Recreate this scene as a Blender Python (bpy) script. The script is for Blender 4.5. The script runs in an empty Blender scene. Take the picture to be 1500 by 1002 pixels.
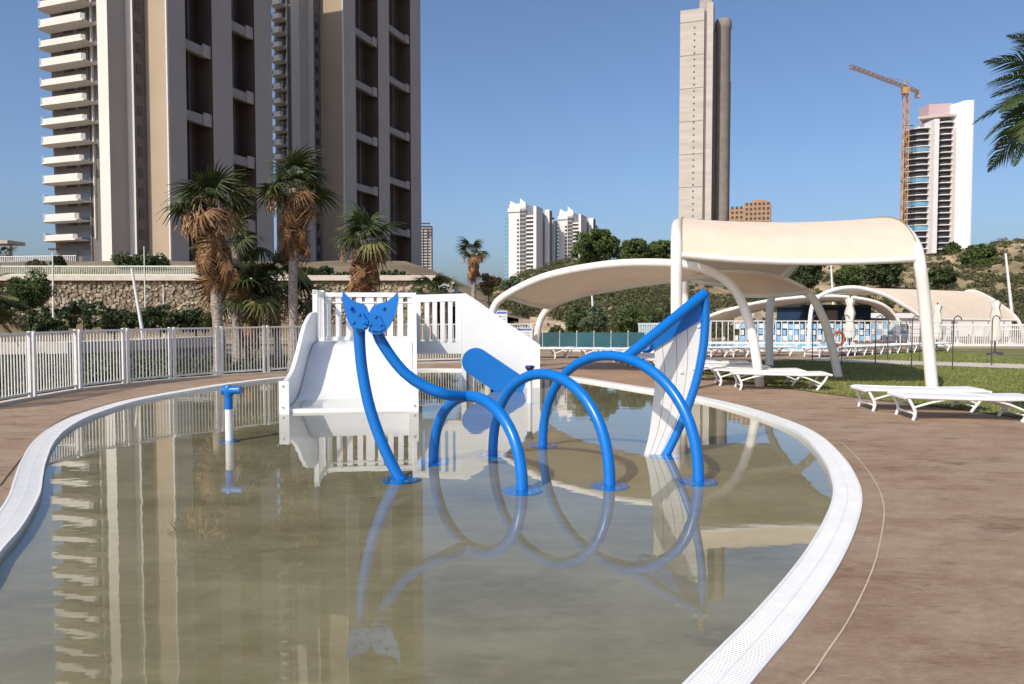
import bpy, math, random
import numpy as np
from mathutils import Vector, Matrix, Euler, noise
from mathutils.geometry import tessellate_polygon
random.seed(7); RNG = np.random.default_rng(11)
D2R = math.radians
scene = bpy.context.scene
COL = scene.collection

# ------------------------------------------------------------------ camera
H = 1.6                       # eye height above the deck
F = 1083.0                    # focal length in photo pixels (1500 wide)
HOR = 457.0                   # horizon row
TH = math.atan((501 - HOR) / F)
cd = bpy.data.cameras.new('Camera'); cam = bpy.data.objects.new('Camera', cd); COL.objects.link(cam)
cd.sensor_fit = 'HORIZONTAL'; cd.sensor_width = 36; cd.lens = 36 * F / 1500
cd.clip_start = 0.05; cd.clip_end = 8000
cam.location = (0, 0, H); cam.rotation_euler = (math.pi / 2 - TH, 0, 0)
scene.camera = cam
scene.render.resolution_x = 1024; scene.render.resolution_y = 684

# ------------------------------------------------------------------ sky, sun, exposure
SUN_AZ, SUN_EL = D2R(217), D2R(41)
w = bpy.data.worlds.new('World'); scene.world = w; w.use_nodes = True
nt = w.node_tree; nt.nodes.clear()
sky = nt.nodes.new('ShaderNodeTexSky'); sky.sky_type = 'NISHITA'; sky.sun_disc = False
sky.sun_elevation = SUN_EL; sky.sun_rotation = SUN_AZ; sky.air_density = 0.85; sky.dust_density = 2.8; sky.ozone_density = 5.0
bg = nt.nodes.new('ShaderNodeBackground'); bg.inputs['Strength'].default_value = 0.15
wo = nt.nodes.new('ShaderNodeOutputWorld')
nt.links.new(sky.outputs[0], bg.inputs[0]); nt.links.new(bg.outputs[0], wo.inputs[0])
sd = bpy.data.lights.new('Sun', 'SUN'); sd.energy = 3.7; sd.angle = D2R(0.53); sd.color = (1, 0.93, 0.82)
sun = bpy.data.objects.new('Sun', sd); COL.objects.link(sun); sun.location = (-20, -20, 40)
sun.rotation_euler = Vector((-math.sin(SUN_AZ) * math.cos(SUN_EL), -math.cos(SUN_AZ) * math.cos(SUN_EL), -math.sin(SUN_EL))).to_track_quat('-Z', 'Y').to_euler()
scene.view_settings.view_transform = 'Standard'; scene.view_settings.look = 'None'
scene.view_settings.gamma = 1; scene.view_settings.exposure = 0.08; scene.view_settings.use_curve_mapping = False
scene.render.engine = 'CYCLES'

# ------------------------------------------------------------------ photo measurements -> world points
CT, ST = math.cos(TH), math.sin(TH)
def ray(px, py):
    x, y = (px - 750) / F, (501 - py) / F
    return Vector((x, CT + y * ST, -ST + y * CT))
def G(px, py, z=0.0):                       # point on a horizontal plane
    d = ray(px, py); t = (z - H) / d.z
    return Vector((d.x * t, d.y * t, z))
def P(px, py, Y):                           # point at depth Y
    d = ray(px, py); t = Y / d.y
    return Vector((d.x * t, Y, H + d.z * t))
def Z(py, Y): return P(750, py, Y).z
def walk(p, d, px, z):                      # from p along the plan direction d until column px
    k = (px - 750) / F
    t = (k * (p.y * CT - ST * (z - H)) - p.x) / (d.x - k * d.y * CT)
    return p + d * t

# ------------------------------------------------------------------ materials
MATS = {}
def mat(name, col, rough=0.6, var=0.12, scale=3.0, bump=0.0, bscale=None, metal=0.0, spec=0.4, island=0.0, stretch=None, col2=None, detail=5, trans=0.0):
    if name in MATS: return MATS[name]
    m = bpy.data.materials.new(name); m.use_nodes = True; t = m.node_tree; n = t.nodes; l = t.links
    b = n['Principled BSDF']; b.inputs['Roughness'].default_value = rough; b.inputs['Metallic'].default_value = metal
    b.inputs['Specular IOR Level'].default_value = spec
    tc = n.new('ShaderNodeTexCoord'); mp = n.new('ShaderNodeMapping'); l.new(tc.outputs['Object'], mp.inputs[0])
    if stretch: mp.inputs['Scale'].default_value = stretch
    nz = n.new('ShaderNodeTexNoise'); nz.inputs['Scale'].default_value = scale; nz.inputs['Detail'].default_value = detail; nz.inputs['Roughness'].default_value = 0.6
    l.new(mp.outputs[0], nz.inputs['Vector'])
    cr = n.new('ShaderNodeMix'); cr.data_type = 'RGBA'
    c2 = col2 if col2 else tuple(min(1, c * (1 + var)) for c in col)
    c1 = col if col2 else tuple(c * (1 - var) for c in col)
    mr = n.new('ShaderNodeMapRange'); mr.inputs[1].default_value = 0.3; mr.inputs[2].default_value = 0.7
    l.new(nz.outputs[0], mr.inputs[0]); l.new(mr.outputs[0], cr.inputs[0])
    cr.inputs[6].default_value = (*c1, 1); cr.inputs[7].default_value = (*c2, 1)
    out = cr.outputs[2]
    if island:
        g = n.new('ShaderNodeNewGeometry'); hs = n.new('ShaderNodeHueSaturation')
        m2 = n.new('ShaderNodeMapRange'); m2.inputs[3].default_value = 1 - island; m2.inputs[4].default_value = 1 + island
        l.new(g.outputs['Random Per Island'], m2.inputs[0]); l.new(m2.outputs[0], hs.inputs['Value']); l.new(out, hs.inputs['Color'])
        m3 = n.new('ShaderNodeMapRange'); m3.inputs[3].default_value = 0.48; m3.inputs[4].default_value = 0.53
        l.new(g.outputs['Random Per Island'], m3.inputs[0]); l.new(m3.outputs[0], hs.inputs['Hue'])
        out = hs.outputs[0]
    l.new(out, b.inputs['Base Color'])
    if bump:
        nb = n.new('ShaderNodeTexNoise'); nb.inputs['Scale'].default_value = bscale or scale * 6; nb.inputs['Detail'].default_value = 6
        l.new(mp.outputs[0], nb.inputs['Vector'])
        bp = n.new('ShaderNodeBump'); bp.inputs['Strength'].default_value = bump; bp.inputs['Distance'].default_value = 0.02
        l.new(nb.outputs[0], bp.inputs['Height']); l.new(bp.outputs[0], b.inputs['Normal'])
    if trans:
        tl = n.new('ShaderNodeBsdfTranslucent'); l.new(out, tl.inputs[0]); mx = n.new('ShaderNodeMixShader'); mx.inputs[0].default_value = trans
        l.new(b.outputs[0], mx.inputs[1]); l.new(tl.outputs[0], mx.inputs[2]); l.new(mx.outputs[0], n['Material Output'].inputs[0])
    MATS[name] = m; return m

M_blue = mat('blue_paint', (0.001, 0.145, 0.5), 0.3, 0.06, 2.0, spec=0.5)
M_bluedark = mat('dark_blue_plastic', (0.01, 0.025, 0.12), 0.4, 0.1)
M_white = mat('white_paint', (0.74, 0.73, 0.71), 0.4, 0.05, 4)
M_fence = mat('white_fence_paint', (0.72, 0.7, 0.66), 0.45, 0.06, 4)
M_slide = mat('white_fibreglass', (0.76, 0.76, 0.75), 0.3, 0.04, 1.2)
M_plank = mat('white_plastic_board', (0.72, 0.7, 0.67), 0.5, 0.05, 3)
M_fabric = mat('cream_shade_cloth', (0.76, 0.63, 0.49), 0.85, 0.05, 1.5, bump=0.15, bscale=60, trans=0.12, spec=0.1)
M_rope = mat('cream_lacing', (0.5, 0.4, 0.28), 0.9)
M_canopytube = mat('off_white_tube', (0.76, 0.72, 0.66), 0.42, 0.05, 2)
M_lounger = mat('white_resin', (0.8, 0.79, 0.77), 0.45, 0.04, 5)
M_grass = mat('lawn_soil', (0.11, 0.12, 0.03), 0.9, 0.3, 0.8, bump=0.5, bscale=40, col2=(0.2, 0.19, 0.06))
M_blade = mat('grass_blades', (0.14, 0.17, 0.03), 0.7, 0.3, 0.5, island=0.35, col2=(0.24, 0.24, 0.065))
M_soil = mat('dry_soil', (0.2, 0.15, 0.09), 0.95, 0.35, 0.15, bump=0.6, bscale=4)
M_path = mat('pale_paving', (0.55, 0.48, 0.4), 0.8, 0.12, 2)
M_trunk = mat('palm_bark', (0.33, 0.27, 0.22), 0.95, 0.55, 9, bump=1.0, bscale=22, stretch=(1, 1, 2.5))
M_bark = mat('bark', (0.12, 0.085, 0.06), 0.95, 0.3, 8, bump=0.6)
M_fan = mat('fan_leaf_green', (0.05, 0.064, 0.016), 0.5, 0.35, 3, island=0.35, trans=0.25)
M_fan2 = mat('fan_leaf_yellowing', (0.2, 0.19, 0.06), 0.6, 0.35, 3, island=0.3, trans=0.25)
M_dead = mat('dead_palm_leaf', (0.13, 0.05, 0.02), 0.85, 0.5, 2, island=0.45, col2=(0.3, 0.16, 0.075))
M_stalk = mat('seed_stalk_tan', (0.42, 0.27, 0.15), 0.9, 0.3, 4)
M_scrub = mat('scrub_leaves', (0.045, 0.06, 0.018), 0.8, 0.4, 0.12, island=0.45, col2=(0.12, 0.1, 0.045))
M_pine = mat('pine_needles', (0.045, 0.075, 0.018), 0.8, 0.3, 0.5, island=0.4, col2=(0.1, 0.12, 0.03))
M_shrub = mat('shrub_leaves', (0.035, 0.055, 0.016), 0.7, 0.35, 0.6, island=0.45, col2=(0.07, 0.085, 0.025))
M_olive = mat('grey_green_leaves', (0.09, 0.12, 0.06), 0.7, 0.3, 0.6, island=0.4)
M_dryshrub = mat('dry_shrub_leaves', (0.2, 0.14, 0.07), 0.9, 0.3, 0.6, island=0.4)
M_stone = mat('gabion_stone', (0.3, 0.24, 0.18), 0.95, 0.3, 1.5, island=0.35)
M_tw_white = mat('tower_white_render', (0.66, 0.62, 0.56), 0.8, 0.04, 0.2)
M_tw_grey = mat('tower_grey', (0.43, 0.37, 0.325), 0.85, 0.06, 0.15)
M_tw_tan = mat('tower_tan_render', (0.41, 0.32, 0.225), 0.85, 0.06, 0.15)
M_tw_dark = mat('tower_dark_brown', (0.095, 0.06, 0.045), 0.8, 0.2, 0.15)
M_tw_strip = mat('tower_charcoal', (0.15, 0.135, 0.13), 0.7, 0.15, 0.3)
M_beam = mat('tower_beam_grey', (0.33, 0.29, 0.27), 0.8, 0.05)
M_glass = mat('window_glass', (0.03, 0.04, 0.055), 0.12, 0.4, 0.25, spec=0.7)
M_glassblue = mat('blue_glass', (0.12, 0.3, 0.42), 0.12, 0.2, 0.3, spec=0.7)
M_conc = mat('pale_concrete', (0.5, 0.44, 0.38), 0.9, 0.14, 0.12, stretch=(0.3, 0.3, 2.2))
M_conc2 = mat('concrete_grey', (0.36, 0.32, 0.29), 0.9, 0.12, 0.3)
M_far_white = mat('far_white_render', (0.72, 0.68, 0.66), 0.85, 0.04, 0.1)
M_far_shade = mat('far_shade_grey', (0.16, 0.17, 0.2), 0.8, 0.12, 0.1)  # dark grey with the shade of right sides and recesses painted in
M_orange = mat('orange_render', (0.37, 0.235, 0.145), 0.9, 0.1, 0.2)
M_crane = mat('crane_orange', (0.5, 0.29, 0.13), 0.6, 0.1)
M_teal = mat('teal_screen', (0.035, 0.1, 0.11), 0.8, 0.15, 1)
M_navy = mat('navy_wall', (0.025, 0.06, 0.11), 0.7, 0.1, 1)
M_tile_b = mat('blue_panel', (0.26, 0.5, 0.74), 0.5, 0.2, 2)
M_tile_w = mat('pale_panel', (0.66, 0.72, 0.76), 0.5, 0.1, 2)
M_dkmetal = mat('dark_metal', (0.07, 0.07, 0.075), 0.5, 0.1, metal=0.3)
M_cloth = mat('parasol_canvas', (0.66, 0.62, 0.55), 0.9, 0.1, 3, bump=0.3, bscale=10)
M_caulk = mat('joint_sealant', (0.5, 0.4, 0.31), 0.8, 0.15, 6)
M_darkline = mat('dark_line', (0.07, 0.045, 0.03), 0.9, 0.2)
M_steel = mat('steel_bolt', (0.6, 0.62, 0.66), 0.3, 0.05, metal=0.8)
M_red = mat('orange_plastic', (0.42, 0.11, 0.05), 0.5, 0.1)
M_print = mat('blue_print', (0.08, 0.16, 0.45), 0.6, 0.1)
M_greyprint = mat('grey_print', (0.4, 0.42, 0.46), 0.6, 0.1)
M_pink = mat('pink_render', (0.5, 0.36, 0.38), 0.8, 0.1)
M_orangegrass = mat('dry_orange_grass', (0.33, 0.19, 0.05), 0.9, 0.3, 2, island=0.3)

def special_materials():
    # stamped brown deck: brushed streaks, patches, wood-grain like relief
    m = bpy.data.materials.new('stamped_deck'); m.use_nodes = True; t = m.node_tree; n = t.nodes; l = t.links; b = n['Principled BSDF']
    b.inputs['Roughness'].default_value = 0.72; b.inputs['Specular IOR Level'].default_value = 0.3
    tc = n.new('ShaderNodeTexCoord')
    def nz(scale, st, det, rough=0.6, rot=0.12):
        mp = n.new('ShaderNodeMapping'); mp.inputs['Scale'].default_value = st; mp.inputs['Rotation'].default_value = (0, 0, rot); l.new(tc.outputs['Object'], mp.inputs[0])
        x = n.new('ShaderNodeTexNoise'); x.inputs['Scale'].default_value = scale; x.inputs['Detail'].default_value = det; x.inputs['Roughness'].default_value = rough
        l.new(mp.outputs[0], x.inputs['Vector']); return x.outputs[0]
    def rng(s, a, c, lo=0, hi=1):
        r = n.new('ShaderNodeMapRange'); r.inputs[1].default_value = a; r.inputs[2].default_value = c; r.inputs[3].default_value = lo; r.inputs[4].default_value = hi
        l.new(s, r.inputs[0]); return r.outputs[0]
    def mix(f, a, c, mode='MIX'):
        x = n.new('ShaderNodeMix'); x.data_type = 'RGBA'; x.blend_type = mode
        if isinstance(f, float): x.inputs[0].default_value = f
        else: l.new(f, x.inputs[0])
        for s, i in ((a, 6), (c, 7)):
            if isinstance(s, tuple): x.inputs[i].default_value = (*s, 1)
            else: l.new(s, x.inputs[i])
        return x.outputs[2]
    big = rng(nz(0.7, (0.8, 1.2, 1), 8, 0.7), 0.38, 0.62); streak = rng(nz(2.2, (0.8, 1.7, 1), 11, 0.82), 0.42, 0.6)
    fine = rng(nz(16, (0.8, 1.7, 1), 9, 0.9), 0.4, 0.6); spots = rng(nz(1.5, (0.75, 1.7, 1), 9, 0.74), 0.54, 0.66)
    c = mix(big, (0.285, 0.172, 0.1), (0.4, 0.28, 0.188))
    c = mix(rng(streak, 0, 1, 0, 0.55), c, (0.52, 0.395, 0.285)); c = mix(rng(spots, 0, 1, 0, 0.7), c, (0.115, 0.068, 0.036))
    c = mix(rng(fine, 0, 1, 0.4, 0.0), c, (0.17, 0.105, 0.066))
    l.new(c, b.inputs['Base Color'])
    bp = n.new('ShaderNodeBump'); bp.inputs['Strength'].default_value = 0.55; bp.inputs['Distance'].default_value = 0.008; l.new(fine, bp.inputs['Height']); l.new(bp.outputs[0], b.inputs['Normal'])
    MATS['deck'] = m
    # pool floor
    m = bpy.data.materials.new('pool_floor_render'); m.use_nodes = True; t = m.node_tree; n = t.nodes; l = t.links; b = n['Principled BSDF']; b.inputs['Roughness'].default_value = 0.8
    tc = n.new('ShaderNodeTexCoord')
    c = mix(rng(nz(0.8, (1, 1.6, 1), 6, rot=0), 0.32, 0.68), (0.165, 0.14, 0.076), (0.27, 0.235, 0.15))
    c = mix(rng(nz(6, (0.6, 1.6, 1), 7, 0.7, 0), 0.45, 0.75, 0, 0.5), c, (0.34, 0.3, 0.21))
    c = mix(rng(nz(2.4, (0.7, 1.5, 1), 5, 0.7, 0.4), 0.58, 0.75, 0, 0.5), c, (0.11, 0.082, 0.044))
    l.new(c, b.inputs['Base Color']); MATS['pool_floor'] = m
    # still shallow water: clear film whose reflection follows Fresnel
    m = bpy.data.materials.new('still_water'); m.use_nodes = True; t = m.node_tree; n = t.nodes; l = t.links; n.remove(n['Principled BSDF'])
    tc = n.new('ShaderNodeTexCoord')
    tr = n.new('ShaderNodeBsdfTransparent'); tr.inputs[0].default_value = (0.93, 0.94, 0.88, 1)
    gl = n.new('ShaderNodeBsdfGlossy'); gl.inputs['Roughness'].default_value = 0.012; gl.inputs[0].default_value = (1, 1, 1, 1)
    ge = n.new('ShaderNodeNewGeometry'); dt = n.new('ShaderNodeVectorMath'); dt.operation = 'DOT_PRODUCT'; l.new(ge.outputs['Incoming'], dt.inputs[1])
    def mth(op, a, c=None):
        x = n.new('ShaderNodeMath'); x.operation = op
        for i, s in enumerate((a, c)):
            if s is None: continue
            if isinstance(s, (int, float)): x.inputs[i].default_value = s
            else: l.new(s, x.inputs[i])
        return x.outputs[0]
    fz = mth('POWER', mth('SUBTRACT', 1.0, mth('MINIMUM', mth('ABSOLUTE', dt.outputs['Value']), 1.0)), 4.4)
    fz = mth('ADD', mth('MULTIPLY', fz, 0.97), 0.03)
    h1 = nz(1.1, (1, 1.8, 1), 3, 0.5, 0.3); h2 = nz(9.0, (1, 1.6, 1), 2, 0.5, 0.1)
    ad = n.new('ShaderNodeMath'); ad.operation = 'MULTIPLY_ADD'; l.new(h2, ad.inputs[0]); ad.inputs[1].default_value = 0.07; l.new(h1, ad.inputs[2])
    bp = n.new('ShaderNodeBump'); bp.inputs['Strength'].default_value = 1.0; bp.inputs['Distance'].default_value = 0.0013; l.new(ad.outputs[0], bp.inputs['Height'])
    l.new(bp.outputs[0], gl.inputs['Normal']); l.new(bp.outputs[0], dt.inputs[0])
    mx = n.new('ShaderNodeMixShader'); l.new(fz, mx.inputs[0]); l.new(tr.outputs[0], mx.inputs[1]); l.new(gl.outputs[0], mx.inputs[2])
    l.new(mx.outputs[0], n['Material Output'].inputs[0]); MATS['water'] = m
    # swimming pool water further off
    MATS['pool_blue'] = mat('turquoise_pool', (0.16, 0.5, 0.62), 0.08, 0.1, 1.5, spec=0.5)
    # hillside: scrubby soil with pale rock
    MATS['hill'] = mat('rocky_hillside', (0.13, 0.1, 0.05), 0.95, 0, 0.16, bump=1.0, bscale=1.2, col2=(0.5, 0.38, 0.23), detail=12)
    MATS['glass_clear'] = mat('balcony_glass', (0.25, 0.36, 0.42), 0.1, 0.1, spec=0.6)
special_materials()

# ------------------------------------------------------------------ mesh helpers
class MB:
    def __init__(s): s.v = []; s.f = []; s.m = []; s.s = []
    def add(s, vs, fs, m=0, smooth=False):
        o = len(s.v); s.v += [tuple(x) for x in vs]
        for f in fs: s.f.append(tuple(i + o for i in f)); s.m.append(m); s.s.append(smooth)
        return s
    def box(s, c, size, rz=0.0, m=0, rot=None):
        R = rot if rot is not None else Matrix.Rotation(rz, 3, 'Z')
        vs = [Vector(c) + R @ Vector((sx * size[0] / 2, sy * size[1] / 2, sz * size[2] / 2)) for sz in (-1, 1) for sx, sy in ((-1, -1), (1, -1), (1, 1), (-1, 1))]
        return s.add(vs, [(3, 2, 1, 0), (4, 5, 6, 7), (0, 1, 5, 4), (1, 2, 6, 5), (2, 3, 7, 6), (3, 0, 4, 7)], m)
    def prism(s, pts, off, m=0):            # planar outline extruded by a vector
        n = len(pts); off = Vector(off); a = [Vector(p) for p in pts]
        nv = sum(((a[i] - a[0]).cross(a[(i + 1) % n] - a[0]) for i in range(n)), Vector())
        if nv.dot(off) > 0: a = a[::-1]
        return s.add(a + [p + off for p in a], [tuple(range(n)), tuple(range(2 * n - 1, n - 1, -1))] + [((i + 1) % n, i, i + n, (i + 1) % n + n) for i in range(n)], m)
    def plan(s, pts, z0, z1, mats=None, cap=0):   # plan outline (CCW) with one material per side
        n = len(pts); vs = [(p[0], p[1], z0) for p in pts] + [(p[0], p[1], z1) for p in pts]
        s.add(vs, [tuple(range(n - 1, -1, -1)), tuple(range(n, 2 * n))], cap)
        for i in range(n):
            j = (i + 1) % n
            s.add([vs[i], vs[j], vs[j + n], vs[i + n]], [(0, 1, 2, 3)], mats[i] if mats else 0)
        return s
    def tube(s, path, r, n=10, m=0, cap=True, flat=None):
        path = [Vector(p) for p in path]; N = len(path)
        rr = r if isinstance(r, (list, tuple)) else [r] * N
        T = [(path[min(i + 1, N - 1)] - path[max(i - 1, 0)]).normalized() for i in range(N)]
        up = Vector((0, 0, 1)) if abs(T[0].z) < 0.9 else Vector((0, 1, 0))
        u = T[0].cross(up).normalized(); vs = []
        for i in range(N):
            u = (u - T[i] * u.dot(T[i])).normalized(); w_ = T[i].cross(u)
            for k in range(n):
                a = 2 * math.pi * k / n
                vs.append(path[i] + (u * math.cos(a) + w_ * math.sin(a)) * rr[i])
        fs = [(i * n + k, i * n + (k + 1) % n, (i + 1) * n + (k + 1) % n, (i + 1) * n + k) for i in range(N - 1) for k in range(n)]
        s.add(vs, fs, m, True)
        if cap:
            s.add(vs[:n], [tuple(range(n - 1, -1, -1))], m); s.add(vs[-n:], [tuple(range(n))], m)
        return s
    def lathe(s, c, prof, n=20, m=0, smooth=True):
        c = Vector(c); vs = [c + Vector((r * math.cos(2 * math.pi * k / n), r * math.sin(2 * math.pi * k / n), z)) for r, z in prof for k in range(n)]
        L = len(prof)
        s.add(vs, [(i * n + k, i * n + (k + 1) % n, (i + 1) * n + (k + 1) % n, (i + 1) * n + k) for i in range(L - 1) for k in range(n)], m, smooth)
        s.add(vs[:n], [tuple(range(n - 1, -1, -1))], m); s.add(vs[-n:], [tuple(range(n))], m)
        return s
    def sheet(s, grid, m=0, smooth=True, thick=None):
        R, C = len(grid), len(grid[0]); vs = [Vector(p) for row in grid for p in row]
        fs = [(i * C + j, i * C + j + 1, (i + 1) * C + j + 1, (i + 1) * C + j) for i in range(R - 1) for j in range(C - 1)]
        if thick is None: return s.add(vs, fs, m, smooth)
        off = Vector(thick); n = len(vs)
        b = [tuple(reversed([i + n for i in f])) for f in fs]
        s.add(vs + [v + off for v in vs], fs + b, m, smooth)
        per = [j for j in range(C)] + [i * C + C - 1 for i in range(1, R)] + [(R - 1) * C + j for j in range(C - 2, -1, -1)] + [i * C for i in range(R - 2, 0, -1)]
        al = vs + [v + off for v in vs]
        for a, c in zip(per, per[1:] + per[:1]): s.add([al[a], al[c], al[c + n], al[a + n]], [(3, 2, 1, 0)], m)
        return s
    def build(s, name, mats, parent=None):
        if not isinstance(mats, (list, tuple)): mats = [mats]
        off = root_of(parent).location if parent else Vector()
        me = bpy.data.meshes.new(name)
        me.from_pydata([(v[0] - off[0], v[1] - off[1], v[2] - off[2]) for v in s.v], [], s.f)
        for m in mats: me.materials.append(m)
        me.polygons.foreach_set('material_index', s.m); me.polygons.foreach_set('use_smooth', s.s); me.update()
        return link(name, me, parent)
def root_of(o):
    while o.parent: o = o.parent
    return o
def link(name, data, parent=None, loc=None, rot=None):
    o = bpy.data.objects.new(name, data); COL.objects.link(o)
    if parent: o.parent = parent
    if loc is not None: o.location = loc
    if rot is not None: o.rotation_euler = rot
    return o
def tag(o, label, cat, group=None):
    o['label'] = label; o['category'] = cat
    if group: o['group'] = group
    return o
def thing(name, label, cat, loc=(0, 0, 0), group=None):
    o = link(name, None, loc=Vector(loc)); return tag(o, label, cat, group)
def struct(o): o['kind'] = 'structure'; return o
def stuff(o): o['kind'] = 'stuff'; return o
def copy_tree(o, parent=None):
    c = o.copy(); COL.objects.link(c)
    if parent: c.parent = parent
    for ch in list(o.children): copy_tree(ch, c)
    return c
def quads(name, A, m, parent=None, uvless=True):      # A: N x 4 x 3 array of leaf quads
    A = np.asarray(A, dtype=np.float32)
    if parent is not None: A = A - np.array(root_of(parent).location, dtype=np.float32)
    n = len(A); k = A.shape[1]; me = bpy.data.meshes.new(name)
    me.vertices.add(n * k); me.vertices.foreach_set('co', A.reshape(-1)); me.loops.add(n * k); me.loops.foreach_set('vertex_index', np.arange(n * k, dtype=np.int32))
    me.polygons.add(n); me.polygons.foreach_set('loop_start', np.arange(0, n * k, k, dtype=np.int32)); me.polygons.foreach_set('loop_total', np.full(n, k, dtype=np.int32))
    me.materials.append(m); me.update(calc_edges=True); me.validate()
    return link(name, me, parent)
def leafcloud(centers, radii, per, size, squash=0.8):  # leaf quads spread through clumps
    out = []
    for c, r in zip(centers, radii):
        d = RNG.normal(size=(per, 3)); d /= np.linalg.norm(d, axis=1)[:, None]
        p = np.array(c) + d * (r * RNG.uniform(0.25, 1, (per, 1)) ** 0.6) * np.array([1, 1, squash])
        a = RNG.normal(size=(per, 3)); a /= np.linalg.norm(a, axis=1)[:, None]
        b = np.cross(a, RNG.normal(size=(per, 3))); b /= np.linalg.norm(b, axis=1)[:, None] + 1e-6
        sz = size * RNG.uniform(0.6, 1.3, (per, 1))
        out.append(np.stack([p - a * sz, p + b * sz * 0.45, p + a * sz, p - b * sz * 0.45], axis=1))
    return np.concatenate(out)
def crown(c, rx, ry, rz, k):
    cs, rs = [], []
    for i in range(k):
        d = RNG.normal(size=3); d /= np.linalg.norm(d); t = RNG.uniform(0.35, 0.95)
        cs.append((c[0] + d[0] * rx * t, c[1] + d[1] * ry * t, c[2] + d[2] * rz * t)); rs.append(min(rx, rz) * RNG.uniform(0.22, 0.42))
    return cs, rs
def catmull(pts, n=8, closed=False):
    pts = [Vector(p) for p in pts]; N = len(pts); out = []
    for i in range(N if closed else N - 1):
        if closed: p0, p1, p2, p3 = (pts[(i + k) % N] for k in (-1, 0, 1, 2))
        else: p0, p1, p2, p3 = pts[max(i - 1, 0)], pts[i], pts[i + 1], pts[min(i + 2, N - 1)]
        for j in range(n):
            t = j / n
            out.append(0.5 * (2 * p1 + (p2 - p0) * t + (2 * p0 - 5 * p1 + 4 * p2 - p3) * t * t + (3 * p1 - p0 - 3 * p2 + p3) * t ** 3))
    if not closed: out.append(pts[-1])
    return out
def lerp(a, b, t): return a + (b - a) * t
def interp(x, xs, ys): return float(np.interp(x, xs, ys))

# ------------------------------------------------------------------ pool, deck, ground
WZ, FZ = -0.04, -0.07
rim_px = [(34, 770), (58, 726), (63, 699), (68, 675), (81, 646), (105, 624), (142, 606), (203, 587), (271, 574), (339, 563), (415, 554), (520, 546), (640, 541), (760, 545), (837, 554), (958, 573), (1019, 584), (1080, 599), (1140, 620), (1176, 640), (1204, 672), (1218, 704), (1219, 730), (1208, 760), (1188, 796), (1156, 840), (1100, 904), (1060, 944), (1004, 1000)]
rim = [G(*p) for p in rim_px] + [Vector((0.25, 2.45, 0)), Vector((-0.4, 1.75, 0)), Vector((-1.2, 1.45, 0)), Vector((-2.1, 1.9, 0)), Vector((-2.75, 3.0, 0)), Vector((-3.05, 4.1, 0)), G(0, 811)]
inner = catmull(rim, 10, True)
def offset(loop, d):
    N = len(loop); out = []
    for i in range(N):
        t = (loop[(i + 2) % N] - loop[i - 2]).normalized(); out.append(loop[i] + Vector((-t.y, t.x, 0)) * d)
    return out
area = sum(inner[i].x * inner[(i + 1) % len(inner)].y - inner[(i + 1) % len(inner)].x * inner[i].y for i in range(len(inner)))
SG = -1 if area > 0 else 1                       # which side is outwards
RW = 0.235
outer = offset(inner, SG * RW)
def polysheet(name, loops, z, m):
    vs = [Vector((p[0], p[1], z)) for L in loops for p in L]
    tris = tessellate_polygon([[Vector((p[0], p[1], 0)) for p in L] for L in loops])
    b = MB(); fs = []
    for t in tris:
        a, c, d = (vs[i] for i in t); fs.append(tuple(t) if (c - a).cross(d - a).z > 0 else tuple(reversed(t)))
    b.add(vs, fs); return b.build(name, m)
fence_px = [(-75, 607), (-20, 598), (48, 585), (115, 573), (185, 564.5), (253, 558), (322, 552.5), (390, 548), (450, 544), (520, 538), (600, 533), (690, 530.5), (780, 529)]
fence_pts = [G(*p) for p in fence_px]
deck_out = [Vector((-12, -6, 0))] + [Vector((-10.2, 4, 0))] + [p + Vector((-0.12, 0.12, 0)) for p in fence_pts] + [Vector((2, 46, 0)), Vector((45, 46, 0)), Vector((45, -6, 0))]
struct(polysheet('deck', [deck_out, offset(inner, SG * (RW - 0.004))], 0.0, MATS['deck']))
struct(polysheet('pool_floor', [offset(inner, SG * 0.03)], FZ, MATS['pool_floor']))
struct(polysheet('water', [offset(inner, SG * 0.02)], WZ, MATS['water']))
b = MB(); N = len(inner); wallin = offset(inner, SG * 0.004)
b.sheet([[Vector((p.x, p.y, 0.001)) for p in wallin + wallin[:1]], [Vector((p.x, p.y, -0.2)) for p in wallin + wallin[:1]]]); struct(b.build('pool_wall', M_white))
gb = MB()
gb.add([(-5000, -200, 0), (5000, -200, 0), (5000, 7000, 0), (-5000, 7000, 0)], [(0, 1, 2, 3)])
go = gb.build('ground', M_soil); go.location.z = -0.5; struct(go)

# overflow grating: two kerbs, a spine and cross slats
gr = struct(link('overflow_grating', None))
def ribbon(b, d0, d1, z0, z1, loop=inner, m=0):
    a, c = offset(loop, SG * d0), offset(loop, SG * d1); n = len(a)
    for i in range(n):
        j = (i + 1) % n
        q = [a[i], a[j], c[j], c[i]]; top = [Vector((p.x, p.y, z1)) for p in q]; bot = [Vector((p.x, p.y, z0)) for p in q]
        b.add(top + bot, [(0, 1, 2, 3), (0, 4, 5, 1), (2, 6, 7, 3)], m)
b = MB(); ribbon(b, 0.0, 0.018, -0.03, 0.012); ribbon(b, RW - 0.02, RW, -0.03, 0.012); ribbon(b, RW / 2 - 0.004, RW / 2 + 0.004, -0.01, 0.0108); b.build('grating_frame', M_white, gr)
b = MB(); ribbon(b, 0.018, RW - 0.02, -0.04, -0.014); b.build('gutter_bed', mat('gutter_white', (0.6, 0.61, 0.6), 0.7), gr)
b = MB(); fine = []; carry = 0.0; SP = 0.021
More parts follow.
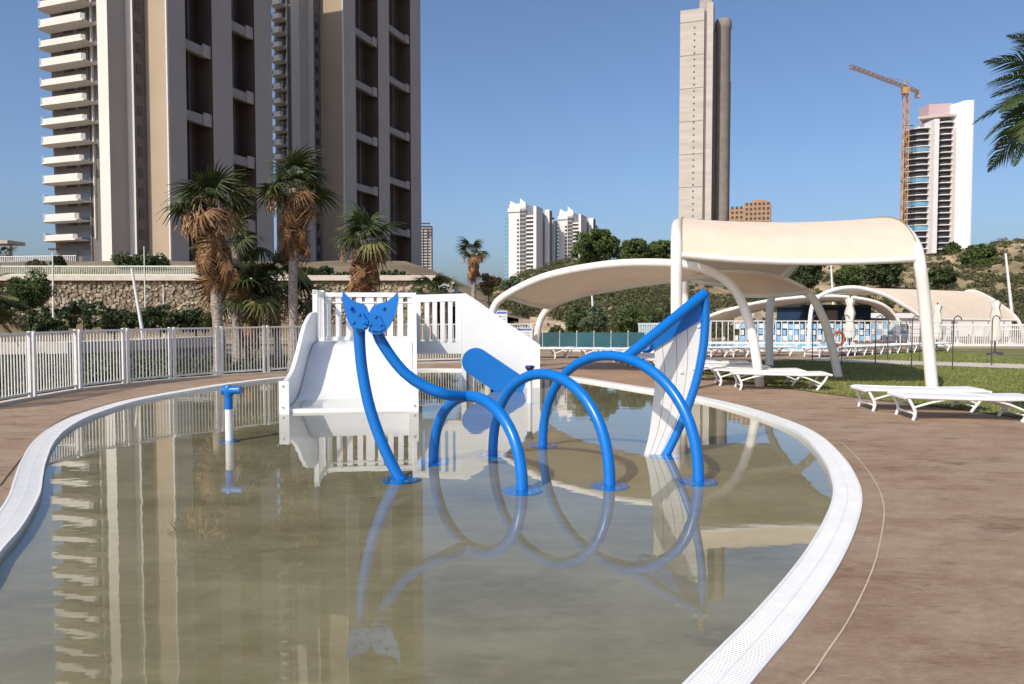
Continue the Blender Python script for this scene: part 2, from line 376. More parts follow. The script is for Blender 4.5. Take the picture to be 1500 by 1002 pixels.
for i in range(len(inner)):
    a, c = inner[i], inner[(i + 1) % len(inner)]; L = (c - a).length
    ta, tc_ = (inner[(i + 1) % len(inner)] - inner[i - 1]).normalized(), (inner[(i + 2) % len(inner)] - inner[i]).normalized()
    while carry < L:
        f = carry / L; fine.append((a.lerp(c, f), ta.lerp(tc_, f).normalized())); carry += SP
    carry -= L
for p, t in fine:
    nrm = Vector((-t.y, t.x, 0)) * SG; hw = SP * .3
    q = [p + nrm * .016 - t * hw, p + nrm * .016 + t * hw, p + nrm * (RW - .018) + t * hw, p + nrm * (RW - .018) - t * hw]
    if (q[1] - q[0]).cross(q[2] - q[0]).z < 0: q = q[::-1]
    top = [Vector((x.x, x.y, 0.010)) for x in q]; bt = [Vector((x.x, x.y, -0.012)) for x in q]
    b.add(top + bt, [(0, 1, 2, 3), (0, 4, 5, 1), (1, 5, 6, 2), (2, 6, 7, 3), (3, 7, 4, 0)])
stuff(b.build('grating_slats', M_white, gr))
# deck joint on the right, thin dark line on the left
def strip(name, pts, wd, z, m):
    pts = catmull(pts, 10); L, R_ = [], []
    for i, p in enumerate(pts):
        t = (pts[min(i + 1, len(pts) - 1)] - pts[max(i - 1, 0)]).normalized(); nn = Vector((-t.y, t.x, 0)); L.append(p + nn * wd / 2); R_.append(p - nn * wd / 2)
    b = MB(); b.sheet([[Vector((p.x, p.y, z)) for p in R_], [Vector((p.x, p.y, z)) for p in L]]); return struct(b.build(name, m))
strip('deck_line', [G(*p) for p in ((1233, 648), (1262, 678), (1285, 712), (1295, 745), (1290, 790), (1276, 840), (1245, 905), (1212, 955), (1178, 1002))] + [Vector((0.75, 2.55, 0)), Vector((0.2, 1.8, 0))], 0.009, 0.004, M_caulk)
strip('deck_line', [G(*p) for p in ((0, 712), (35, 668), (75, 625), (130, 600), (230, 577), (400, 556))], 0.016, 0.004, M_darkline)

# ------------------------------------------------------------------ lawn, path, far pool
lawn_near = [G(*p) for p in ((1020, 549), (1100, 562), (1200, 576), (1262, 584), (1340, 593), (1420, 602), (1520, 617))]
lawn = lawn_near + [Vector((20, 11, 0)), Vector((40, 14, 0)), Vector((40, 24.0, 0)), G(1500, 541), G(1330, 535), G(1180, 528.5), G(1030, 530)]
struct(polysheet('lawn', [lawn], 0.012, M_grass))
lawn2 = [G(1225, 527), G(1500, 535), Vector((40, 27, 0)), Vector((40, 37, 0)), G(1500, 511), G(1370, 511)]
struct(polysheet('lawn', [lawn2], 0.012, M_grass))
struct(polysheet('path', [[G(1140, 526.5), G(1180, 528.5), G(1330, 535), G(1500, 541), Vector((40, 24, 0)), Vector((40, 27, 0)), G(1500, 534), G(1330, 529), G(1200, 525.5)]], 0.018, M_path))
def inside(p, poly):
    c = False; j = len(poly) - 1
    for i in range(len(poly)):
        if (poly[i].y > p[1]) != (poly[j].y > p[1]) and p[0] < (poly[j].x - poly[i].x) * (p[1] - poly[i].y) / (poly[j].y - poly[i].y) + poly[i].x: c = not c
        j = i
    return c
bl = []
while len(bl) < 52000:
    x, y = random.uniform(3, 17), random.uniform(10, 36)
    if inside((x, y), lawn) or inside((x, y), lawn2): bl.append((x, y))
bl = np.array(bl); n_ = len(bl); ang = RNG.uniform(0, 6.28, n_); hh = RNG.uniform(0.02, 0.055, n_); wd = RNG.uniform(0.006, 0.014, n_)
base = np.stack([bl[:, 0], bl[:, 1], np.full(n_, 0.01)], 1); dx = np.stack([np.cos(ang) * wd, np.sin(ang) * wd, np.zeros(n_)], 1)
tip = base + np.stack([RNG.normal(0, .02, n_), RNG.normal(0, .02, n_), hh], 1)
stuff(quads('grass', np.stack([base - dx, base + dx, tip], 1), M_blade))['label'] = 'short green grass of the lawn'
# blue swimming pool beyond the lawn
pc = [G(835, 514), G(1245, 514), G(1240, 503), G(860, 503)]
struct(polysheet('swimming_pool_water', [pc], 0.02, MATS['pool_blue']))
b = MB()
for i in range(4):
    a, c = pc[i], pc[(i + 1) % 4]; t = (c - a).normalized(); nn = Vector((t.y, -t.x, 0))
    q = [a - t * .3, c + t * .3, c + t * .3 + nn * .35, a - t * .3 + nn * .35]; b.prism([Vector((p.x, p.y, 0.0)) for p in q], (0, 0, 0.07 + 0.003 * i))
struct(b.build('swimming_pool_kerb', M_white))

# ------------------------------------------------------------------ terrain: tower terrace and rocky hill
b = MB(); rows = []
for Y in np.linspace(58, 260, 34):
    row = []
    for X in np.linspace(-150, 12, 50):
        edge = interp(X, (-14, 8), (1, 0))
        z = interp(Y, (58, 60, 70, 92, 98, 260), (4.0, 4.0, 5.0, 7.6, 8.4, 10.0)) * edge - 0.45 * (1 - edge)
        z += noise.noise(Vector((X * .12, Y * .12, 0))) * .5 * edge; row.append((X, Y, z))
    rows.append(row)
b.sheet(rows); struct(b.build('terrace_slope', M_soil))
hill_px = (640, 700, 740, 800, 860, 950, 1050, 1150, 1250, 1330, 1400, 1450, 1520, 1700, 2100)
hill_y = (462, 425, 418, 402, 388, 376, 385, 398, 392, 372, 368, 362, 352, 340, 330)
def hill_z(X, Y):
    px = 750 + F * X / max(Y, 1)
    top = interp(px, hill_px, hill_y); zr = (HOR - top) * 130 / F + 1.6
    s_ = min(1, max(0, (Y - 48) / 82)); s_ = s_ ** 1.25
    z = -0.4 + (zr + 0.4) * s_
    nx = noise.fractal(Vector((X * .06, Y * .06, 3.1)), 1.0, 2.1, 5)
    return z + nx * 1.5 * min(1, s_ * 5) + (abs(noise.noise(Vector((X * .25, Y * .25, 9)))) * 0.9 - .3) * min(1, s_ * 5)
rows = [[(X, Y, hill_z(X, Y)) for X in np.linspace(-30, 150, 130)] for Y in np.linspace(46, 200, 110)]
b = MB(); b.sheet(rows); struct(b.build('hill', MATS['hill']))

# ------------------------------------------------------------------ high-rise towers
A20 = D2R(20); U = Vector((math.cos(A20), -math.sin(A20), 0)); R = Vector((math.sin(A20), math.cos(A20), 0)); RZ = -A20
def rbox(b, p, a0, a1, d0, d1, z0, z1, m=0):   # box spanning a0..a1 along U and d0..d1 along R from plan point p
    q = [p + U * a0 + R * d0, p + U * a1 + R * d0, p + U * a1 + R * d1, p + U * a0 + R * d1]
    b.plan(q, z0, z1, [m] * 4, m)
def big_tower(label, c0px, Y0, zc, cL, cR, base, top, fl, beam_ys, balc, back):
    zc = float(zc); c0 = P(c0px, HOR, Y0); c0.z = 0
    c0 = walk(Vector((0, Y0, 0)), Vector((1, 0, 0)), c0px, zc)
    t = thing('residential_tower', label, 'tower', (c0.x, c0.y, base))
    L1 = walk(c0, U, cL[0], zc); L2 = walk(L1, R, cL[1], zc); L3 = walk(L2, U, cL[2], zc); L4 = walk(L3, R, cL[3], zc); L5 = walk(L4, U, cL[4], zc)
    L6 = L5 + R * 7.0; L7 = walk(L6, U, cL[5], zc); L8 = L7 + R * back
    rs = [walk(c0, R, p, zc) for p in cR]; dp = -U * 3.6
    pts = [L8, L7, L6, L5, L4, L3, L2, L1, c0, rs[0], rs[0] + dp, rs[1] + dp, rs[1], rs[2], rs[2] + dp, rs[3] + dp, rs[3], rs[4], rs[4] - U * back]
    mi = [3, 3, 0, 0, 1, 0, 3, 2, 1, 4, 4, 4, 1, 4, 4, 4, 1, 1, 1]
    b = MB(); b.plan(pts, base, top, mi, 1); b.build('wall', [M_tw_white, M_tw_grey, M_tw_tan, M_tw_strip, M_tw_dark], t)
    # bright edge strip on the tan corner and thin vertical fins
    b = MB(); rbox(b, c0, -0.2, 0.05, -0.1, 0.2, base, top - .5); b.build('corner_trim', M_tw_white, t)
    b = MB(); q = walk(L6, U, cL[6], zc); rbox(b, q, -0.1, 0.1, -0.35, -0.002, base + 5, top - 1); b.build('fin', M_tw_white, t)
    q = walk(L6, U, cL[7], zc); b = MB(); rbox(b, q, -0.14, 0.14, -0.2, -0.002, base + 1, top - 1); b.build('fin', M_tw_strip, t)
    # beams across the tall recesses, floors deep inside
    for (a, c), ys in zip(((rs[0], rs[1]), (rs[2], rs[3])), beam_ys):
        Ym = (a.y + c.y) / 2; mb = MB(); wdt = (c - a).length
        q = [a + R * .003 - U * 1.5, a + R * .003 - U * .6, c - R * .003 - U * .6, c - R * .003 - U * 1.5]; mb.plan([x - a for x in q], -0.75, 0.75); me = None
        end = MB(); q2 = [c - R * 1.6 - U * .59, c - R * 1.6 - U * .3, c - R * .004 - U * .3, c - R * .004 - U * .59]; end.plan([x - a for x in q2], -0.9, 1.1)
        z0 = Z(ys[0], Ym); dz = abs(Z(ys[1], Ym) - z0); z = z0
        while z - dz > base + 6: z -= dz
        while z < top - 3:
            if me is None:
                mb2 = MB(); mb2.v = [(v[0] + a.x, v[1] + a.y, v[2] + z) for v in mb.v]; mb2.f, mb2.m, mb2.s = mb.f, mb.m, mb.s
                o = mb2.build('beam', M_beam, t); me = o.data; zz = z
                mb2 = MB(); mb2.v = [(v[0] + a.x, v[1] + a.y, v[2] + z) for v in end.v]; mb2.f, mb2.m, mb2.s = end.f, end.m, end.s; e0 = mb2.build('beam_end', M_tw_grey, o)
            else:
                o = link('beam', me, t, (0, 0, z - zz)); link('beam_end', e0.data, o)
            z += dz
        mb = MB(); m_ = a.lerp(c, .72); rbox(mb, m_, -3.59, -3.2, -.25, .25, base + .5, top - .5); mb.build('recess_post', M_tw_strip, t)
    # windows
    def wincol(pa, pb, nrm, f0, f1, hgt, z0, name='window'):
        m = None; k = 0; z = z0
        while z < top - 3:
            if m is None:
                a = pa.lerp(pb, f0); c = pa.lerp(pb, f1); mb = MB(); mb.plan([a + nrm * .002, a + nrm * .08, c + nrm * .08, c + nrm * .002] if (c - a).cross(nrm).z < 0 else [c + nrm * .002, c + nrm * .08, a + nrm * .08, a + nrm * .002], z, z + hgt)
                o = mb.build(name, M_glass, t); m = o.data; zz = z
            else: link(name, m, t, (0, 0, z - zz))
            z += fl; k += 1
    bz = base + 1.2
    wincol(L2, L1, U, 0.25, 0.62, 1.5, bz)
    wincol(walk(L6, U, cL[6], zc), L6, -R, 0.25, 0.8, 1.6, bz)
    wa, wb = walk(L6, U, balc[2], zc), walk(L6, U, balc[3], zc)
    wincol(wa, wb, -R, 0.0, 0.42, 2.0, bz); wincol(wa, wb, -R, 0.62, 1.0, 2.0, bz)
    # balconies: slab, upstand, glass end
    zb = Z(balc[4], L6.y - 1.5) - 0.6; k = 0
    while zb < top - 3:
        e = balc[1] + min(k, 6) * balc[5]
        a = walk(L6 - R * 2.6, U, balc[0], zc); c = walk(L6 - R * 2.6, U, e, zc); Lb = (c - a).length
        bb = MB(); q = [a + U * 1.0, c - U * .4, c, c + R * 2.597, a + R * 2.597, a + R * .9]; bb.plan(q, zb - .22, zb)
        bo = bb.build('balcony', M_tw_white, t)
        pb_ = MB(); q = [a + U * 1.4, c - U * .4, c + R * .5, c + R * .5 - U * .2, c - U * .5 + R * .2, a + U * 1.4 + R * .2]; pb_.plan([x - R * .003 for x in q], zb - .12, zb + .75 + (0.22 if k % 2 else 0))
        pb_.build('parapet', M_tw_white, bo)
        gg = MB(); gg.plan([a + U * .95, a + U * 1.4, a + U * 1.4 + R * .06, a + U * .98 + R * .06], zb, zb + 1.15); gg.build('glass_rail', MATS['glass_clear'], bo); gg = MB(); gg.plan([a + R * .9, a + R * .9 + U * .07, a + R * 2.5 + U * .07, a + R * 2.5], zb, zb + 1.15); gg.build('glass_rail', MATS['glass_clear'], bo)
        zb += fl; k += 1
    return t, dict(L5=L5, L6=L6, L7=L7, c0=c0, L4=L4, L3=L3)
FL1 = 26.85 * 124 / F
T1, K1 = big_tower('tall residential tower with curved white balconies and tan corner', 247, 112, 29, (215, 197, 187, 160, 145, 78, 139, 132), (274, 313, 342, 375, 400), 8.3, 89.5, FL1,
          ((70, 172), (42, 139)), (54, 106, 97, 130, 341, 3.0), 30)
T2, K2 = big_tower('residential tower in shade behind the palms, partly hidden by its twin', 504, 160, 36, (471, 461, 453, 440, 428, 404, 423, 417), (522, 555, 571, 602, 617), 8.8, 128, 3.05,
          ((53, 128), (122, 195)), (396, 413, 414, 422, 225, 0.0), 20)
# ground-floor recess, terrace railing and planter of the first tower
t = thing('entrance_terrace', 'white railed ground terrace at the foot of the balconied tower', 'terrace', (K1['L4'].x, K1['L4'].y, 8.2))
b = MB(); p = walk(K1['L4'] + R * -2, U, 187, 10); rbox(b, p, 0, 6.2, 0, 4.5, 6.5, Z(393, 108)); b.build('slab', M_tw_grey, t)
zt = Z(393, 108)
for i in range(24):
    b = MB(); rbox(b, p, .05 + i * .26, .12 + i * .26, -.06, -.003, zt - .5, zt + 1.5); b.build('baluster', M_fence, t)
b = MB(); rbox(b, p, 0, 6.2, -.08, 0, zt + 1.5, zt + 1.62); b.build('top_rail', M_fence, t)
def railing(label, p0, p1, z0f, hgt, n, name='railing', m=M_fence, cat='railing', barw=.07):
    t = thing(name, label, cat, (p0.x, p0.y, p0.z)); d = (p1 - p0); me = None
    ang = math.atan2(d.y, d.x)
    for i in range(n):
        q = p0 + d * ((i + .5) / n)
        if me is None:
            b = MB(); b.box(q + Vector((0, 0, hgt / 2)), (barw, barw, hgt), ang); o = b.build('bar', m, t); me = o.data; q0 = q
        else: link('bar', me, t, q - q0)
    for f in (0.0, 1.0):
        b = MB(); c = (p0 + p1) / 2 + Vector((0, 0, lerp(.08, hgt, f))); dirv = d.normalized()
        s_ = Vector((-dirv.y, dirv.x, 0)) * barw * .7; zz = Vector((0, 0, .05)); o_ = Vector((0, 0, lerp(.08, hgt, f)))
        b.prism([p0 + o_ - s_ - zz, p0 + o_ + s_ - zz, p0 + o_ + s_ + zz, p0 + o_ - s_ + zz], d); b.build('rail', m, t)
    return t
railing('white picket railing on the grey podium wall below the balconies', P(-30, 390, 100), P(112, 388, 100), 0, 1.25, 52)
b = MB(); a, c = P(-60, 391, 99.7), P(140, 389, 99.7); b.prism([a, c, Vector((c.x, c.y, 6.5)), Vector((a.x, a.y, 6.5))], (0, .6, 0)); o = b.build('podium_wall', M_tw_grey); tag(o, 'long grey podium wall under the white picket railing', 'wall')

# ------------------------------------------------------------------ gabion retaining wall with coping and fence
t = thing('retaining_wall', 'brown stone gabion retaining wall topped by a pale coping', 'wall', (-30, 58, 0))
gy = 57.5; x0, x1 = P(-60, 430, gy).x, P(640, 430, gy).x; z0, z1 = -.5, Z(411, gy)
b = MB(); b.box(((x0 + x1) / 2, gy + .6, (z0 + z1) / 2), (x1 - x0, 1.0, z1 - z0)); b.build('core', M_soil, t)
b = MB(); b.box(((x0 + x1) / 2, gy + .45, z1 + .2), (x1 - x0 + .4, 1.5, .4)); b.build('coping', M_path, t)
b = MB(); sx = .29
for i in range(int((x1 - x0) / sx)):
    for j in range(int((z1 - 0.8) / .23)):
        c = Vector((x0 + (i + .5 * (j % 2)) * sx + random.uniform(-.14, .14), gy + .1 + random.uniform(-.06, .05), .95 + j * .23 + random.uniform(-.12, .12)))
        if c.z > z1 - .1: continue
        vs = []
        for sz in (-1, 1):
            for ax, ay in ((-1, -.6), (1, -.6), (1, 1), (-1, 1)):
                vs.append(c + Vector((ax * sx * random.uniform(.15, .55) + sz * random.uniform(-.06, .06), ay * random.uniform(.08, .22), sz * .24 * random.uniform(.3, .6) + ax * random.uniform(-.05, .05))))
        b.add(vs, [(3, 2, 1, 0), (4, 5, 6, 7), (0, 1, 5, 4), (1, 2, 6, 5), (2, 3, 7, 6), (3, 0, 4, 7)])
stuff(b.build('stones', M_stone, t))
railing('low white picket fence running along the gabion wall coping', Vector((x0, gy + .4, z1 + .38)), Vector((P(330, 430, gy).x, gy + .4, z1 + .38)), 0, .75, 150, 'coping_fence', m=mat('pale_green_fence', (0.55, 0.6, 0.5), .5), cat='fence', barw=.035)
A = leafcloud([(random.uniform(P(60, 400, 66).x, P(160, 400, 66).x), 66 + random.uniform(-1, 2), 4.85 + random.uniform(-.1, .2)) for _ in range(60)], [.4] * 60, 60, .12)
tag(quads('ornamental_grass', A, M_orangegrass), 'orange dry grass bed above the gabion wall', 'grass bed')
A = leafcloud([(random.uniform(P(170, 400, 80).x, P(240, 400, 80).x), 80 + random.uniform(-1, 2), 7.0 + random.uniform(-.5, .5)) for _ in range(50)], [.7] * 50, 60, .2)
tag(quads('hedge', A, M_shrub), 'dark green hedge below the white railed tower terrace', 'hedge')

# ------------------------------------------------------------------ far buildings
def win_grid(t, name, p, d, nrm, nx, nz, x0, dx, z0, dz, w_, h_, m, proud=.15):
    me = None; ang = math.atan2(d.y, d.x)
    for i in range(nx):
        for j in range(nz):
            q = p + d * (x0 + dx * i) + nrm * (proud / 2 - .05) + Vector((0, 0, t.location.z + z0 + dz * j))
            if me is None:
                b = MB(); b.box(q, (w_, proud, h_), ang); o = b.build(name, m, t); me = o.data; q0 = q
            else: link(name, me, t, q - q0)
def apartments(label, cols, Yb, ytop, ybase, nfl):
    zc = Z(350, Yb); base = Z(ybase, Yb); top = Z(ytop + 14, Yb)
    c0 = walk(Vector((0, Yb, 0)), Vector((1, 0, 0)), cols['c'], zc); t = thing('apartment_block', label, 'apartment block', (c0.x, c0.y, base))
    a = walk(c0, U, cols['a'], zc); wf = (c0 - a).length
    dk = (top - base) / nfl
    e = walk(c0, R, cols['e'], zc); dl = (e - c0).length
    b = MB(); b.plan([a + R * dl, a, c0, e], base, top - 4, [0, 0, 1, 1], 0); b.build('wall', [M_far_white, M_far_shade], t)  # white sunlit sides; shade of the right and back sides is in the colour
    b = MB(); rbox(b, a, -.4, wf * .62, -.8, dl * .5, top - 4, top - 1.5); rbox(b, a, .5, wf * .55, .2, dl * .45, top - 1.5, top + 1.5); b.build('penthouse', M_far_white, t)
    for f, hg in ((0.08, 3.6), (0.5, 5.0)):
        b = MB(); q = a + U * wf * f * .8; b.prism([q + Vector((0, 0, top - 1)), q + U * 4 + Vector((0, 0, top - 1)), q + U * 4 + Vector((0, 0, top + hg * .35)), q + Vector((0, 0, top + hg))], R * .8); b.build('roof_sail', M_far_white, t)
    # glazed bay, recessed balconies, white fin
    b = MB(); rbox(b, a, wf * .42, wf * .64, -1.6, -.01, base, top - 2); b.build('glazed_bay', M_conc2, t)
    win_grid(t, 'bay_window', a - R * 1.6, U, -R, 2, nfl - 2, wf * .475, wf * .11, dk * 1.4, dk, wf * .09, dk * .6, M_glass, .3)
    b = MB(); rbox(b, a, wf * .64, wf * .9, -.3, -.01, base, top - 3); b.build('recess', M_far_shade, t)  # flat dark panel, coloured as the shade of the balcony recess
    me = None
    win_grid(t, 'balcony', a - R * .3, U, -R, 1, nfl - 3, wf * .77, 1, dk * 1.2, dk, wf * .25, dk * .38, M_far_white, 1.6)
    b = MB(); rbox(b, a, wf * .9, wf * 1.002, -2.2, dl * .3, base, top - 1); b.build('fin', M_far_white, t)
    win_grid(t, 'window', a, U, -R, 1, nfl - 4, wf * .33, 1, dk * 1.4, dk, 1.3, 1.3, M_glass, .3)
    win_grid(t, 'side_balcony', a + R * 3 , U, -U, 1, nfl - 3, -.8, 1, dk * 1.2, dk, 2.6, dk * .4, M_glassblue, 3.0)
    for f in (.45, .78):
        b = MB(); q = c0.lerp(e, f); rbox(b, q, .01, 3.2, -.6, dl * .14, base, top - (1.5 if f < .6 else 7)); b.build('side_pier', M_far_shade, t)
        b = MB(); rbox(b, q, .01, 3.4, -1.4, -.61, base, top - (1.2 if f < .6 else 6.6)); b.build('side_fin', M_far_white, t)
    return t
apartments('white apartment block with sail roofs, left of its twin, blue balcony glass', dict(a=745, c=787, e=812), 492, 286, 418, 20)
apartments('white apartment block with sail roofs, half hidden by a round pine', dict(a=818, c=852, e=875), 520, 298, 418, 20)
# tall slab tower
Yt = 500; zc = Z(200, Yt); c = lambda px: walk(Vector((0, Yt, 0)), Vector((1, 0, 0)), px, zc)
A0 = c(995); base = 6
t = thing('hotel_tower', 'very tall pale concrete slab tower with dark right side', 'tower', (A0.x, A0.y, base))
p1 = walk(A0, U, 1030, zc); w1 = (p1 - A0).length; zt = Z(16, Yt)
b = MB(); b.plan([A0 + R * 18, A0, p1, p1 + R * 18], base, zt); b.build('slab', M_conc, t)
q = p1 + R * 1.2; p2 = walk(q, U, 1034, zc); b = MB(); b.plan([q + U * .01, p2, p2 + R * 10, q + U * .01 + R * 10], base, zt - 2); b.build('seam', M_tw_strip, t)
q = p2 - R * .6; p3 = walk(q, U, 1043, zc); b = MB(); b.plan([q + U * .01, p3, p3 + R * 10, q + U * .01 + R * 10], base, Z(9, Yt)); b.build('pier', M_conc, t)
q = p3 + R * .8
dk = []
pe = walk(q, R, 1066, zc); de = (pe - q).length
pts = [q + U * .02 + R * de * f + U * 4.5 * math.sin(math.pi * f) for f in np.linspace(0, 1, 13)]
b = MB(); b.plan(pts + [pe - U * 12, q - U * 12], base, Z(46, Yt)); b.build('curved_side', mat('shaded_concrete', (.2, .165, .15), .85, .15, .2), t)  # side turned from the sun: its shade is put into a darker concrete colour
for f in (.28, .5, .74):
    b = MB(); m_ = q + R * de * f + U * 4.5 * math.sin(math.pi * f); rbox(b, m_, -.2, .9, -.8, .8, base, Z(52, Yt)); b.build('rib', M_tw_strip, t)
cy = c(1056) + R * 9; rd = 5.6; b = MB(); b.lathe((cy.x, cy.y, 0), [(rd * .9, base), (rd * .9, Z(38, Yt)), (rd, Z(36, Yt)), (rd, Z(26, Yt)), (rd * .85, Z(22, Yt))], 28); b.build('drum', mat('drum_concrete', (.27, .23, .2), .85, .15, .2), t)
cm = c(1031) + R * 6
b = MB(); b.box((cm.x, cm.y, Z(8, Yt)), (8, 6, 10), RZ); b.box((cm.x + 1, cm.y, Z(-6, Yt)), (4, 4, 16), RZ); b.build('roof_plant', M_conc2, t)
win_grid(t, 'window', A0, U, -R, 1, 44, w1 * .6, 1, 6, (zt - 20) / 44, 1.0, 1.0, M_tw_strip, .3)
for i in range(9):
    b = MB(); b.box(tuple(A0 + U * w1 * .5 + Vector((0, 0, lerp(20, zt - 8, i / 8))) - R * .05), (w1, .3, .5), RZ); b.build('pour_line', M_conc2, t)
# brown flats
Yo = 480; a = c(1066); zc2 = Z(310, Yo); a = walk(Vector((0, Yo, 0)), Vector((1, 0, 0)), 1090, zc2)
t = thing('brown_flats', 'orange brown flats with stepped roof behind the cream canopy', 'flats', (a.x, a.y, 8))
e = walk(a, U, 1129, zc2); wf = (e - a).length; la = walk(a, -U, 1068, zc2)
zt = Z(297, Yo)
b = MB(); b.plan([a + R * 20, a, e, e + R * 20], 8, zt); b.build('wall', M_orange, t)
b = MB(); b.plan([la + R * 20 + R * 3, la + R * 3, a + R * 3, a + R * 20], 8, Z(304, Yo)); b.build('wing', M_orange, t)
b = MB(); rbox(b, a, wf * .3, wf * .8, 2, 10, zt, zt + 1.6); b.build('roof_house', M_orange, t)
win_grid(t, 'window', a, U, -R, 6, 20, wf * .1, wf * .16, 4, 3.1, wf * .09, 1.6, M_tw_dark, .3)
win_grid(t, 'window', la + R * 3, U, -R, 3, 20, (a - la).length * .2, (a - la).length * .3, 2.5, 3.1, 1.6, 1.5, M_tw_dark, .3)
# curved tower under construction
Yr = 330; zc3 = Z(250, Yr); cx = lambda px, Y=Yr: walk(Vector((0, Y, 0)), Vector((1, 0, 0)), px, zc3)
base = Z(372, Yr); tA = thing('curved_tower', 'curved white tower under construction with dark open floors', 'tower', (cx(1365).x, Yr, base))
xl, xm, xr = cx(1332).x, cx(1364).x, cx(1398).x; fr = 20; ytops = lambda f: interp(f, (0, .5, 1), (186, 172, 164)); nfl = 21
def arc_plan(xa, xb, bulge, n=9, dep=14):
    return [Vector((lerp(xa, xb, i / n), Yr - bulge * math.sin(math.pi * (.15 + .7 * i / n)) + (1 - i / n) * 5, 0)) for i in range(n + 1)] + [Vector((xb, Yr + dep, 0)), Vector((xa * (1 + dep / Yr) + 1.5, Yr + dep, 0))]
zta = Z(186, Yr); ztb = Z(172, Yr)
for (xa, xb, bl_, ztop) in ((xl, xm - 1.4, 3.0, zta), (xm + .6, xr - 1.0, 3.0, ztb)):
    b = MB(); b.plan([Vector((p.x, p.y + 1.6, 0)) for p in arc_plan(xa + .3, xb - .2, bl_)], base, ztop - 1); b.build('dark_floors', mat('unfinished_floor', (.035, .035, .04), .6, .4, .4), tA)
    me = None; dz = (zta - base) / nfl; z = base + 2
    while z < ztop:
        if me is None:
            b = MB(); b.plan(arc_plan(xa, xb, bl_), z, z + .36); o = b.build('floor_slab', M_far_white, tA); me = o.data; zz = z
        else: link('floor_slab', me, tA, (0, 0, z - zz))
        z += dz
    for k in (3, 7, 11, 16):
        if xa == xl: b = MB(); b.plan([Vector((p.x, p.y + .5, 0)) for p in arc_plan(xa + .2, xb - .1, bl_)][:10] + [Vector((xb, Yr + 3, 0)), Vector((xa + 1.2, Yr + 9, 0))], base + 2.6 + dz * k, base + 2 + dz * (k + 1)); b.build('window_band', M_glassblue, tA)
b = MB(); b.plan([Vector((xm - 1.4, Yr - 4.5, 0)), Vector((xm + .6, Yr - 4.6, 0)), Vector((xm + .6, Yr + 10, 0)), Vector((xm - 1.4, Yr + 10, 0))], base, Z(178, Yr)); b.build('pier', M_far_white, tA)
b = MB(); b.plan([Vector((xr - 1.6, Yr - 3.5, 0)), Vector((xr + .5, Yr - 3.8, 0)), Vector((xr + .5, Yr + 10, 0)), Vector((xr - 1.6, Yr + 10, 0))], base, Z(190, Yr)); b.build('pier', M_far_white, tA)
x2 = cx(1424).x; xw = xr + .6
pts = [Vector((lerp(xw, x2, f) , Yr - 4.5 - 1.5 * math.sin(math.pi * f) + 8 * f ** 4, 0)) for f in np.linspace(0, 1, 11)]
b = MB(); b.plan(pts + [Vector((x2, Yr + 14, 0)), Vector((xw - 5, Yr + 14, 0))], base, Z(152, Yr)); b.build('curved_wall', mat('bright_white_render', (.82, .82, .82), .6, .02), tA)
b = MB(); b.plan([Vector((cx(1411).x - .25, Yr - 6.2, 0)), Vector((cx(1411).x + .25, Yr - 6.2, 0)), Vector((cx(1411).x + .25, Yr - 3, 0)), Vector((cx(1411).x - .25, Yr - 3, 0))], base, Z(152, Yr)); b.build('wall_fin', M_far_white, tA)
b = MB(); b.plan([Vector((cx(1366).x, Yr + 4, 0)), Vector((cx(1397).x, Yr + 2, 0)), Vector((cx(1410).x, Yr + 12, 0)), Vector((cx(1366).x, Yr + 12, 0))], ztb - 3, Z(149, Yr)); b.build('roof_box', M_pink, tA)
b = MB(); b.plan([Vector((p.x, p.y + .2, 0)) for p in arc_plan(cx(1350).x, xr + 1.5, 3.2)], ztb + .2, ztb + 1.2); b.build('roof_slab', M_conc, tA)
# tower crane
Yk = 318; kx = P(1325, 250, Yk).x; kb, kt = Z(372, Yk), Z(128, Yk)
tK = thing('tower_crane', 'orange lattice tower crane beside the curved unfinished tower', 'crane', (kx, Yk, kb))
def lattice(name, p0, p1, wd, seg, r=.16, up=Vector((0, 1, 0))):
    d = (p1 - p0); L = d.length; d.normalize(); s1 = d.cross(up).normalized() * wd / 2; s2 = d.cross(s1).normalized() * wd / 2
    cs = [s1 + s2, s1 - s2, -s1 - s2, -s1 + s2]; b = MB()
    for q in cs: b.tube([p0 + q, p1 + q], r, 4)
    n = int(L / seg)
    for i in range(n):
        for k in range(4):
            a, c_ = (cs[k], cs[(k + 1) % 4]) if i % 2 else (cs[(k + 1) % 4], cs[k])
            b.tube([p0 + d * L * i / n + a, p0 + d * L * (i + 1) / n + c_], r * .7, 4, cap=False)
    return b.build(name, M_crane, tK)
lattice('mast', Vector((kx, Yk, kb)), Vector((kx, Yk, kt)), 2.0, 2.2, .2)
jr = P(1325, 127, Yk); jt = P(1245, 97, Yk - 22); ct = P(1346, 135, Yk + 6)
lattice('jib', jr, jt, 1.1, 1.6, .14); lattice('counter_jib', jr, ct, 1.0, 1.6, .14)
b = MB(); b.box(ct + Vector((-.6, 0, -1.2)), (1.6, 1.6, 2.4)); b.build('counterweight', M_conc2, tK)
b = MB(); b.box(P(1325, 133, Yk - 1.2), (2.2, 2, 2.6)); b.build('cab', M_crane, tK)
b = MB(); hd = P(1326, 118, Yk); b.tube([jr, hd], .4, 5); b.tube([hd, jr.lerp(jt, .55)], .1, 4); b.tube([hd, ct], .1, 4); b.build('tie_bar', M_crane, tK)
for yy in (184, 225, 267, 309):
    b = MB(); b.tube([P(1325, yy, Yk), P(1338, yy, Yr)], .22, 5); b.build('wall_tie', M_dkmetal, tK)
